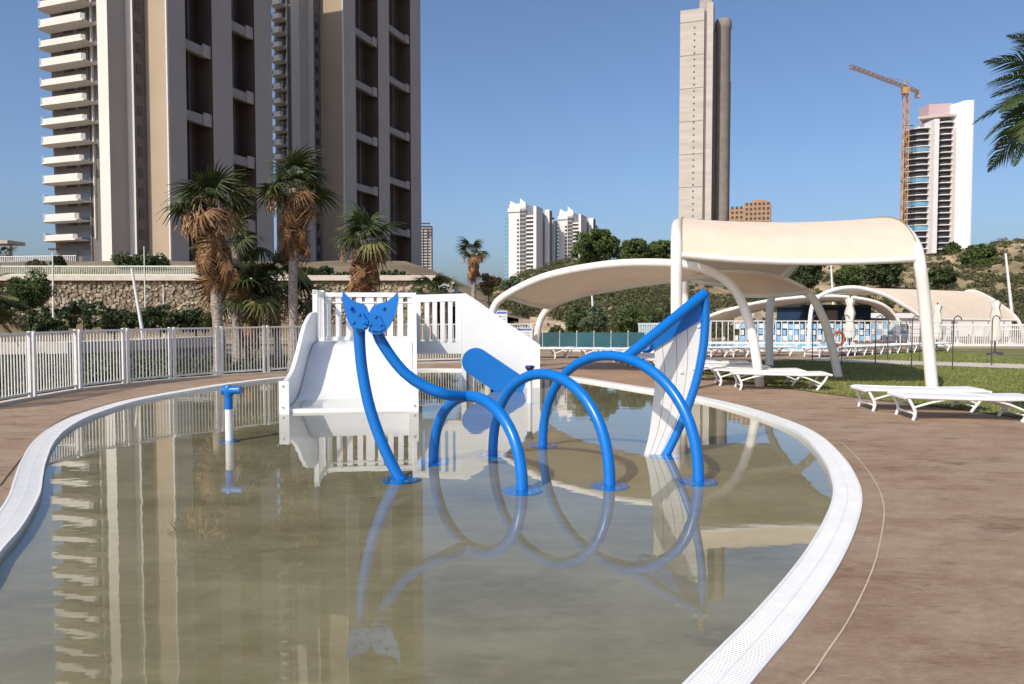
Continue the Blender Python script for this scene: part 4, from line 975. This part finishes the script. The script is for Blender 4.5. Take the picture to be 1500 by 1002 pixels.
# large hoop with fin
b3, f3 = G(795, 654, FZ), G(1023, 707, FZ); h3 = Z(521, (b3.y + f3.y) / 2); ff = G(974, 669, FZ); YF = ff.y
t = thing('whale_fin_spray', 'tall blue hoop joined to a raised fin of white boards', 'water toy', f3)
hp3 = hoop(b3, f3, h3); b = MB(); b.tube(hp3, PR, 18); b.build('hoop', M_blue, t)
tipp = P(1032, 430, YF)
j3 = hp3[20]
b = MB(); b.tube([j3, j3.lerp(tipp, .3), j3.lerp(tipp, .7), tipp], .06, 18); b.build('head_pipe', M_blue, t)
fin = catmull([P(1033, 428, YF), P(1033, 470, YF), P(1029, 515, YF), P(1018, 565, YF), P(1000, 615, YF), P(984, 650, YF), ff], 8)
b = MB(); b.tube(fin, .05, 18); b.build('fin_pipe', M_blue, t)
for p in (b3, f3, ff): foot_disc(t, p)
z5 = lambda x, y: (760 + x * .3194, 410 + y * .3194)
lines = [[(620, 295), (626, 420), (621, 520), (600, 700), (572, 812)], [(655, 280), (668, 400), (668, 500), (640, 680), (597, 812)], [(720, 245), (725, 380), (720, 480), (680, 660), (620, 812)], [(772, 215), (775, 340), (768, 440), (735, 610), (645, 812)], [(840, 178), (842, 280), (828, 400), (770, 600), (675, 812)]]
for k in range(4):
    La = catmull([Vector((*z5(*p), 0)) for p in lines[k]], 6); Lb = catmull([Vector((*z5(*p), 0)) for p in lines[k + 1]], 6); g = .7
    rows = [[P(a.x + g * .5, a.y, YF + .01), P(c_.x - g * .5, c_.y, YF + .01)] for a, c_ in zip(La, Lb)]
    b = MB(); b.sheet(rows, thick=(0, .03, 0), smooth=False); b.build('fin_board', M_plank, t)
bk = [[P(z5(*p)[0] + o_, z5(*p)[1], YF + .05) for p in lines[i]] for i, o_ in ((0, 2), (4, -2))]
b = MB(); b.sheet([[x, y] for x, y in zip(*bk)], thick=(0, .012, 0)); b.build('backing', M_bluedark, t)
b = MB(); pts = [z5(*p) for p in ((545, 285), (552, 315), (572, 335), (600, 335), (622, 318), (838, 182), (852, 120), (852, 60), (640, 205))]; b.prism([P(x, y, YF - .015) for x, y in pts], (0, .022, 0)); hb = b.build('head_plate', M_blue, t)
b = MB(); q = P(*z5(577, 300), YF - .03); b.tube([q + Vector((0.062 * math.cos(a), 0, .062 * math.sin(a))) for a in np.linspace(0, 6.2832, 25)], .02, 8, cap=False); b.build('eye_ring', M_blue, hb)
for x, y in ((638, 245), (765, 165), (570, 290)):
    b = MB(); q = P(*z5(x, y), YF - .02); b.tube([q, q - Vector((0, .02, 0))], .02, 10); b.build('bolt', M_blue, hb)
for x, y in ((692, 437), (745, 422), (675, 592), (803, 405), (822, 212)):
    b = MB(); q = P(*z5(x, y), YF + .012); b.tube([q, q - Vector((0, .016, 0))], .02, 10); b.build('bolt', M_white, t)

# ------------------------------------------------------------------ shade canopies
def canopy(name, label, tubeA, tubeB, fa, fb, r=.1, nrm=None, sag=.0):
    """tubeA/B: full tube paths; fa/fb: fabric edge paths with the same point count."""
    t = thing(name, label, 'canopy', (tubeA[0].x, tubeA[0].y, 0))
    for p in (tubeA, tubeB):
        b = MB(); b.tube(catmull(p, 8), r, 16); b.build('arch_tube', M_canopytube, t)
    ea, eb = catmull(fa, 6), catmull(fb, 6); m = 10; rows = []
    for p, q in zip(ea, eb):
        rows.append([p.lerp(q, k / m) - Vector((0, 0, sag * 4 * (k / m) * (1 - k / m))) for k in range(m + 1)])
    b = MB(); b.sheet(rows); fo = b.build('membrane', M_fabric, t)
    if (rows[0][-1] - rows[0][0]).length > 1:
        for row in (rows[0], rows[-1]):
            b = MB(); b.tube([x + Vector((0, 0, -.05)) for x in row], r * .55, 10); b.build('edge_bar', M_canopytube, t)
    for e in (ea, eb):                     # lacing between membrane and tube
        b = MB()
        for k in range(len(e) - 1):
            for f in (0, .33, .66):
                q = e[k].lerp(e[k + 1], f); b.tube([q + Vector((0, 0, .03)), q + Vector((.05, .05, -.1))], .012, 4, cap=False)
        stuff(b.build('lacing', M_rope, t))
    return t
# A: big cream canopy over the lawn
YA = G(1365, 575).y
fr_R = [G(1366, 576), P(1361, 520, YA), P(1354, 440, YA), P(1347, 385, YA), P(1340, 358, YA + .5), P(1322, 335, YA + 1.5), P(1296, 327, YA + 2.8), P(1256, 333, YA + 4.6), P(1200, 358, YA + 6.4), P(1166, 386, YA + 7.4), P(1138, 420, YA + 8.0), P(1128, 450, YA + 8.1), G(1127, 538)]
YB_ = G(1127, 538).y
fr_L = [G(991, 576), P(991, 520, YA), P(991, 440, YA), P(991, 380, YA), P(991, 348, YA + .35), P(991.5, 334, YA + 1.2), P(993, 328, YA + 2.6), P(998, 333, YA + 4.4), P(1007, 356, YA + 6.3), P(1005, 384, YA + 7.4), P(1004, 415, YA + 8.0), P(1003, 450, YA + 8.1), G(1003, 538)]
canopy('shade_canopy', 'large cream barrel shaped shade canopy over the lawn', fr_L, fr_R,
       [p + Vector((.1, 0, .13)) for p in fr_L[3:11]], [p + Vector((-.02, 0, .13)) for p in fr_R[3:11]], .115, sag=.1)
# B: long low canopy behind the hoops
Yp_, Yq_ = G(1112, 566).y, G(1228, 553).y
Yl_ = lambda px: lerp(19.0, Yp_, min(1, max(0, (px - 720) / 390)))
tp_ = [P(716, x, 19.0) for x in (548.5, 500)] + [P(x, y, Yl_(x)) for x, y in ((722, 455), (742, 432), (800, 405), (880, 389), (950, 385), (1010, 389), (1052, 403), (1080, 430), (1098, 475), (1107, 520))] + [G(1113, 566)]
Yr_ = lambda px: lerp(21.8, Yq_, min(1, max(0, (px - 786) / 400)))
tq_ = [P(785, y, 21.8) for y in (536.6, 510)] + [P(x, y, Yr_(x)) for x, y in ((790, 474), (806, 450), (845, 433), (915, 419), (985, 409), (1060, 401), (1130, 407), (1180, 427), (1204, 462), (1219, 510))] + [G(1228, 553)]
canopy('shade_canopy', 'long tan shade canopy arching behind the blue hoops', tp_, tq_, [p + Vector((0, .1, .03)) for p in tp_[3:10]], [p + Vector((0, -.1, .03)) for p in tq_[3:10]], .1, sag=.05)
# C, D: canopies by the far pool
Yc = 40.0
c1 = [G(1030, 506), P(1033, 468, Yc), P(1075, 452, Yc), P(1130, 440, Yc), P(1197, 434, Yc), P(1250, 436, Yc), P(1292, 446, Yc), P(1315, 468, Yc), G(1327, 501)]
c2 = [G(1060, 500), P(1064, 470, Yc + 6), P(1095, 458, Yc + 6), P(1140, 448, Yc + 6), P(1197, 441, Yc + 6), P(1240, 441, Yc + 6), P(1275, 448, Yc + 6), P(1300, 466, Yc + 6), G(1312, 497)]
canopy('shade_canopy', 'distant low arched canopy in front of the navy kiosk', c1, c2, c1[1:8], c2[1:8], .09)
d1 = [P(1185, 480, 36), P(1190, 448, 36), P(1212, 428, 36), P(1250, 421, 36), P(1290, 430, 36), P(1320, 445, 36), P(1348, 466, 36), P(1356, 505, 36)]
d2 = [P(1395, 470, 40), P(1400, 448, 40), P(1412, 430, 40), P(1426, 427, 40), P(1444, 434, 40), P(1464, 446, 40), P(1490, 468, 40), P(1502, 500, 40)]
d1[0].z = 0; d1[-1].z = 0; d2[0].z = 0; d2[-1].z = 0
canopy('shade_canopy', 'wide cream canopy roof by the far terrace and parasols', d1, d2, d1[2:7], d2[2:7], .1)

# ------------------------------------------------------------------ sun loungers
def make_lounger():
    t = thing('sun_lounger', 'x', 'sun lounger', (0, 0, 0), 'white sun loungers')
    b = MB(); prof = [(-.96, .345), (-.9, .36), (-.3, .345), (.3, .335), (.36, .335), (.9, .35), (.96, .335)]
    b.sheet([[Vector((x, -.3, z)), Vector((x, .3, z))] for x, z in prof], thick=(0, 0, -.03), smooth=False); b.build('bed', M_lounger, t)
    b = MB(); b.sheet([[Vector((x, -.25, z)), Vector((x, .25, z))] for x, z in ((.33, .352), (.6, .356), (.9, .366))], thick=(0, 0, -.018), smooth=False); b.build('backrest', M_lounger, t)
    for s_ in (-1, 1):
        b = MB(); b.tube([Vector((x, s_ * .315, z - .015)) for x, z in prof], .026, 8); b.build('rail', M_lounger, t)
        for pth in ([(-.9, .33), (-.86, .26), (-.8, .12), (-.83, 0)], [(.88, .33), (.83, .22), (.72, .08), (.66, 0)]):
            b = MB(); s2 = 1 if pth[0][0] > 0 else 1
            b.tube(catmull([Vector((x, s_ * (.3 + .02 * i / 3), z)) for i, (x, z) in enumerate(pth)], 4), .024, 8); b.build('leg', M_lounger, t)
        b = MB(); b.tube(catmull([Vector((-.84, s_ * .3, .18)), Vector((-.55, s_ * .3, .27)), Vector((-.35, s_ * .3, .31))], 4), .018, 6); b.build('brace', M_lounger, t); b = MB(); b.tube(catmull([Vector((.76, s_ * .3, .14)), Vector((.5, s_ * .3, .25)), Vector((.3, s_ * .3, .3))], 4), .018, 6); b.build('brace', M_lounger, t)
    for x in (-.82, .7):
        b = MB(); b.tube([(x, -.3, .1), (x, .3, .1)], .016, 6); b.build('stretcher', M_lounger, t)
    return t
proto = make_lounger(); first = True
def lounger(px, py, rz, label):
    global first
    q = G(px, py); o = proto if first else copy_tree(proto); first = False
    o.location = (q.x, q.y, 0.012 if inside((q.x, q.y), lawn) else 0.002); o.rotation_euler = (0, 0, rz); o['label'] = label; return o
lounger(1345, 600, -.10, 'white sun lounger beside the right post of the cream canopy')
lounger(1410, 613, -.12, 'white sun lounger on the brown deck, outermost of the pair by the canopy post')
lounger(1141, 570, -.14, 'white sun lounger first of the row beside the fin, fully in view')
lounger(1108, 564, -.12, 'white sun lounger second in the row beside the white fin')
lounger(1062, 557, -.1, 'white sun lounger third in the row beside the white fin')
lounger(1040, 550, -.1, 'white sun lounger fourth in the row beside the white fin, half hidden')
for k in range(4): lounger(940 + 20 * k, 531 + 4.5 * k, .1, 'white sun lounger on the deck behind the hoops, %s from the teal screen' % ('first', 'second', 'third', 'fourth', 'fifth', 'sixth', 'seventh')[k])
for k in range(4): lounger(1030 + 32 * k, 523 - .6 * k, .35, 'white sun lounger before the swimming pool, %s from the raised fin' % ('first', 'second', 'third', 'fourth', 'fifth', 'sixth', 'seventh')[k])
for k in range(7): lounger(1212 + 25 * k, 522 - 1.2 * k, .5, 'white sun lounger in the parasol row, %s from the lifebuoy' % ('first', 'second', 'third', 'fourth', 'fifth', 'sixth', 'seventh')[k])
for k in range(4): lounger(800 + 45 * k, 524 + .4 * k, .1, 'white sun lounger along the teal screen, %s from the slide' % ('first', 'second', 'third', 'fourth', 'fifth', 'sixth', 'seventh')[k])

# ------------------------------------------------------------------ pool surroundings in the distance
t = thing('teal_windscreen', 'teal fabric windscreen along the far pool fence', 'screen', G(790, 512))
for k in range(7):
    a, c_ = G(770 + 25 * k, 511.5), G(794 + 25 * k, 511.5); b = MB(); b.box((a + c_) / 2 + Vector((0, 0, .42)), ((c_ - a).length, .05, .6)); b.build('panel', M_teal, t)
    b = MB(); b.tube([a, a + Vector((0, 0, .8))], .02, 6); b.build('post', M_fence, t)
# picket fence with pale and blue panels behind the swimming pool
a, c_ = G(1040, 501), G(1335, 501)
t = thing('panel_fence', 'white fence with rows of blue and pale square panels behind the swimming pool', 'fence', a)
d = (c_ - a); L = d.length; ndx = 34
for i in range(ndx + 1):
    b = MB(); q = a + d * (i / ndx); b.box(q + Vector((0, -.05, .55)), (.04, .04, 1.1)); b.build('post', M_fence, t)
for i in range(ndx):
    for j in range(3):
        if i < 5 and random.random() < .7: continue
        q = a + d * ((i + .5) / ndx); b = MB(); w_ = L / ndx * random.uniform(.6, .95)
        b.box(q + Vector((random.uniform(-.03, .03), .02 + .01 * j, .22 + j * .31 + random.uniform(-.03, .03))), (w_, .03, .27)); b.build('panel', M_tile_b if (i + j) % 2 else M_tile_w, t)
b = MB(); b.box((a + c_) / 2 + Vector((0, -.05, 1.12)), (L, .06, .05)); b.build('rail', M_fence, t)
railing('white picket fence beyond the panels, beside the far terrace', G(1330, 508), G(1520, 508), 0, 1.0, 60, 'terrace_fence', cat='fence', barw=.035)
railing('white picket fence behind the swimming pool, beside the fin', G(935, 504), G(1042, 502), 0, 1.0, 44, 'pool_fence', cat='fence', barw=.05)
# navy kiosk
t = thing('kiosk', 'navy blue flat kiosk with pale door behind the far pool', 'kiosk', P(1225, 490, 46)); t.location.z = 0
a, c_ = P(1180, 450, 46), P(1276, 450, 46)
b = MB(); b.plan([Vector((a.x, 46, 0)), Vector((c_.x, 46, 0)), Vector((c_.x, 51, 0)), Vector((a.x, 51, 0))], 0, a.z); b.build('wall', M_navy, t)
b = MB(); b.box(((a.x + c_.x) / 2, 48.4, a.z + .08), (c_.x - a.x + .4, 5.4, .16)); b.build('roof', M_dkmetal, t)
b = MB(); q = P(1218, 474, 46); b.box((q.x, 45.98, .85), (.7, .06, 1.7)); b.build('door', M_conc2, t)
b = MB(); q = P(1257, 475, 46); b.box((q.x, 45.96, q.z), (.5, .06, .6)); b.build('notice', M_white, t)
# white marquee
t = thing('white_marquee', 'low white walled marquee with pointed roof beside the far terrace', 'marquee', P(1390, 490, 48)); t.location.z = 0
a, c_ = P(1298, 466, 48), P(1482, 466, 48); zt = a.z
b = MB(); b.plan([Vector((a.x, 48, 0)), Vector((c_.x, 48, 0)), Vector((c_.x, 53, 0)), Vector((a.x, 53, 0))], 0, zt); b.build('wall', M_far_white, t)
b = MB(); b.prism([Vector((a.x - .2, 47.8, zt)), Vector((c_.x + .2, 47.8, zt)), Vector((c_.x - 2.0, 47.8, zt + .32)), Vector((a.x + 1.5, 47.8, zt + .32))], (0, 5.4, 0)); b.build('roof', M_far_white, t)
for k in range(8):
    b = MB(); b.box((lerp(a.x, c_.x, (k + .5) / 8), 47.97, zt / 2), (.06, .05, zt)); b.build('wall_post', M_conc2, t)
# furled parasols
for px, py, pt, lab in ((1244, 519, 436, 'furled cream parasol in front of the navy kiosk'), (1372, 512, 446, 'furled cream parasol near the canopy post'), (1457, 520, 440, 'furled cream parasol standing on the far lawn')):
    q = G(px, py); t = thing('parasol', lab, 'parasol', q, 'furled parasols'); zt = Z(pt, q.y); h_ = zt
    b = MB(); b.tube([q, (q.x, q.y, zt + .08)], .03, 8); b.build('pole', M_dkmetal, t)
    b = MB(); n = 16; vs = []
    prof = [(.05, zt), (.15, zt - .1), (.1, zt - .3), (.17, zt - .6), (.12, zt - .9), (.2, zt - 1.25), (.17, zt - 1.5)]
    for r_, z in prof:
        for k in range(n):
            an = 6.2832 * k / n; rr = r_ * (1 + .28 * math.sin(k * math.pi * .75 + z * 2)); vs.append((q.x + rr * math.cos(an), q.y + rr * math.sin(an), z + .03 * math.sin(k * 2.1)))
    b.add(vs, [(i * n + k, (i + 1) * n + k, (i + 1) * n + (k + 1) % n, i * n + (k + 1) % n) for i in range(len(prof) - 1) for k in range(n)], 0, True); b.build('canopy', M_cloth, t)
    b = MB(); b.lathe((q.x, q.y, 0), [(.28, .0), (.28, .06), (.06, .09)], 16); b.build('base', M_dkmetal, t)
# hooked fence posts with wires beside the path
t = thing('wire_fence', 'dark thin hooked fence posts with wires along the pale path', 'fence', G(1190, 528))
tops = []
for px, py in ((1190, 528), (1233, 531), (1282, 535), (1335, 540), (1395, 543), (1452, 536), (1300, 527), (1347, 530)):
    q = G(px, py); h_ = 1.45; b = MB()
    b.tube([q, q + Vector((0, 0, h_ - .12)), q + Vector((.03, 0, h_)), q + Vector((.12, 0, h_ + .05)), q + Vector((.2, 0, h_)), q + Vector((.22, 0, h_ - .08))], .016, 6); b.build('post', M_dkmetal, t); tops.append(q)
for z in (.5, 1.0, 1.3):
    b = MB()
    for a, c_ in zip(tops[:5], tops[1:5]): b.tube([a + Vector((0, 0, z)), c_ + Vector((0, 0, z))], .004, 4)
    b.build('wire', M_dkmetal, t)
# lifebuoy post
q = G(1226, 527); t = thing('lifebuoy_stand', 'orange lifebuoy hanging on a thin post beside the canopy leg', 'lifebuoy', q)
b = MB(); b.tube([q, q + Vector((0, 0, 1.05))], .03, 8); b.build('post', M_fence, t)
b = MB(); cc = q + Vector((0, -.07, .72)); b.tube([cc + Vector((.19 * math.cos(a), 0, .22 * math.sin(a))) for a in np.linspace(0, 6.2832, 25)], .045, 8, cap=False); b.build('ring', M_red, t)
# terrace tables and chairs
for k, (px, lab) in enumerate(((1350, 'white table beside the far marquee'), (1402, 'white table between two furled parasols'), (1480, 'white table ending the far terrace'))):
    q = G(px, 503); t = thing('terrace_table', lab, 'table', q)
    b = MB(); b.lathe((q.x, q.y, 0), [(.55, .7), (.55, .74)], 20); b.build('top', M_lounger, t)
    b = MB(); b.lathe((q.x, q.y, 0), [(.25, 0), (.25, .03), (.04, .06), (.04, .7)], 10); b.build('pedestal', M_lounger, t)
    for s_ in (-1, 1):
        c_ = q + Vector((s_ * .95, .1, 0)); ch_ = thing('terrace_chair', 'white chair %s the %s' % ('on the kiosk side of' if s_ < 0 else 'on the slope side of', lab), 'chair', c_)
        b = MB(); b.box(c_ + Vector((0, 0, .44)), (.45, .45, .04)); b.build('seat', M_lounger, ch_)
        b = MB(); b.box(c_ + Vector((s_ * .21, 0, .68)), (.04, .42, .42)); b.build('backrest', M_lounger, ch_)
        for lx in (-.19, .19):
            for ly in (-.19, .19):
                b = MB(); b.box(c_ + Vector((lx, ly, .21)), (.035, .035, .42)); b.build('leg', M_lounger, ch_)
# ------------------------------------------------------------------ poles, lamps, signs
def pole(name, label, p0, p1, r, cat='pole', head=False):
    t = thing(name, label, cat, p0); b = MB(); b.tube([p0, p0.lerp(p1, .5), p1], [r, r * .85, r * .6], 8); b.build('shaft', M_fence, t)
    if head: b = MB(); b.box(p1 + Vector((.05, 0, .05)), (.55, .25, .12)); b.build('lamp_head', M_dkmetal, t)
def gpole(px0, py0, px1, py1, Y, base=None):
    a, c_ = P(px0, py0, Y), P(px1, py1, Y); 
    if base is not None: a.z = base
    return a, c_
a, c_ = gpole(215, 498, 193, 393, 33, -.5); pole('light_pole', 'slanted white pole leaning in front of the gabion wall', a, c_, .09)
a, c_ = gpole(213, 460, 211, 361, 44, -.5); pole('light_pole', 'thin upright white pole beside the slanted one', a, c_, .05)
a, c_ = gpole(240, 455, 239, 418, 55, -.5); pole('light_pole', 'short white pole standing before the gabion wall', a, c_, .06)
a, c_ = gpole(77, 440, 77, 366, 50, -.5); pole('street_lamp', 'white street lamp with dark flat head by the gabion wall', a, c_, .07, 'street lamp', True)
a, c_ = gpole(871, 470, 867, 428, 50, -.4); pole('light_pole', 'white pole seen under the long tan canopy', a, c_, .1)
a, c_ = gpole(1224, 425, 1217, 384, 62); a.z = 0; pole('light_pole', 'slim white pole rising above the far canopy', a, c_, .12)
a, c_ = gpole(1486, 455, 1473, 371, 60); a.z = 0; pole('light_pole', 'leaning white pole on the rocky slope', a, c_, .14)
def sign(label, px0, px1, py0, py1, Y):
    a, c_ = P(px0, py0, Y), P(px1, py1, Y); cx_ = (a.x + c_.x) / 2; w_, h_ = c_.x - a.x, a.z - c_.z
    t = thing('info_sign', label, 'sign', (cx_, Y, 0), 'pool rule signs')
    b = MB(); b.tube([(cx_, Y + .05, 0), (cx_, Y + .05, a.z - .02)], .025, 8); b.build('post', M_fence, t)
    b = MB(); b.box((cx_, Y, (a.z + c_.z) / 2), (w_, .03, h_)); bo = b.build('board', M_white, t)
    b = MB(); b.box((cx_, Y - .018, a.z - h_ * .12), (w_ * .9, .005, h_ * .12)); b.build('header', M_print, bo)
    for k in range(4):
        for j in range(2):
            b = MB(); b.box((cx_ + (j - .5) * w_ * .42, Y - .018, a.z - h_ * (.34 + .16 * k)), (w_ * .34, .005, h_ * .06)); b.build('text_line', M_greyprint if (k + j) % 3 else M_print, bo)
sign('white pool rules sign with blue header above the stair side', 727, 743, 455, 480, 21.0)
sign('small white sign with blue print lower behind the stair side', 752, 780, 480, 502, 21.5)
bpy.context.view_layer.update()
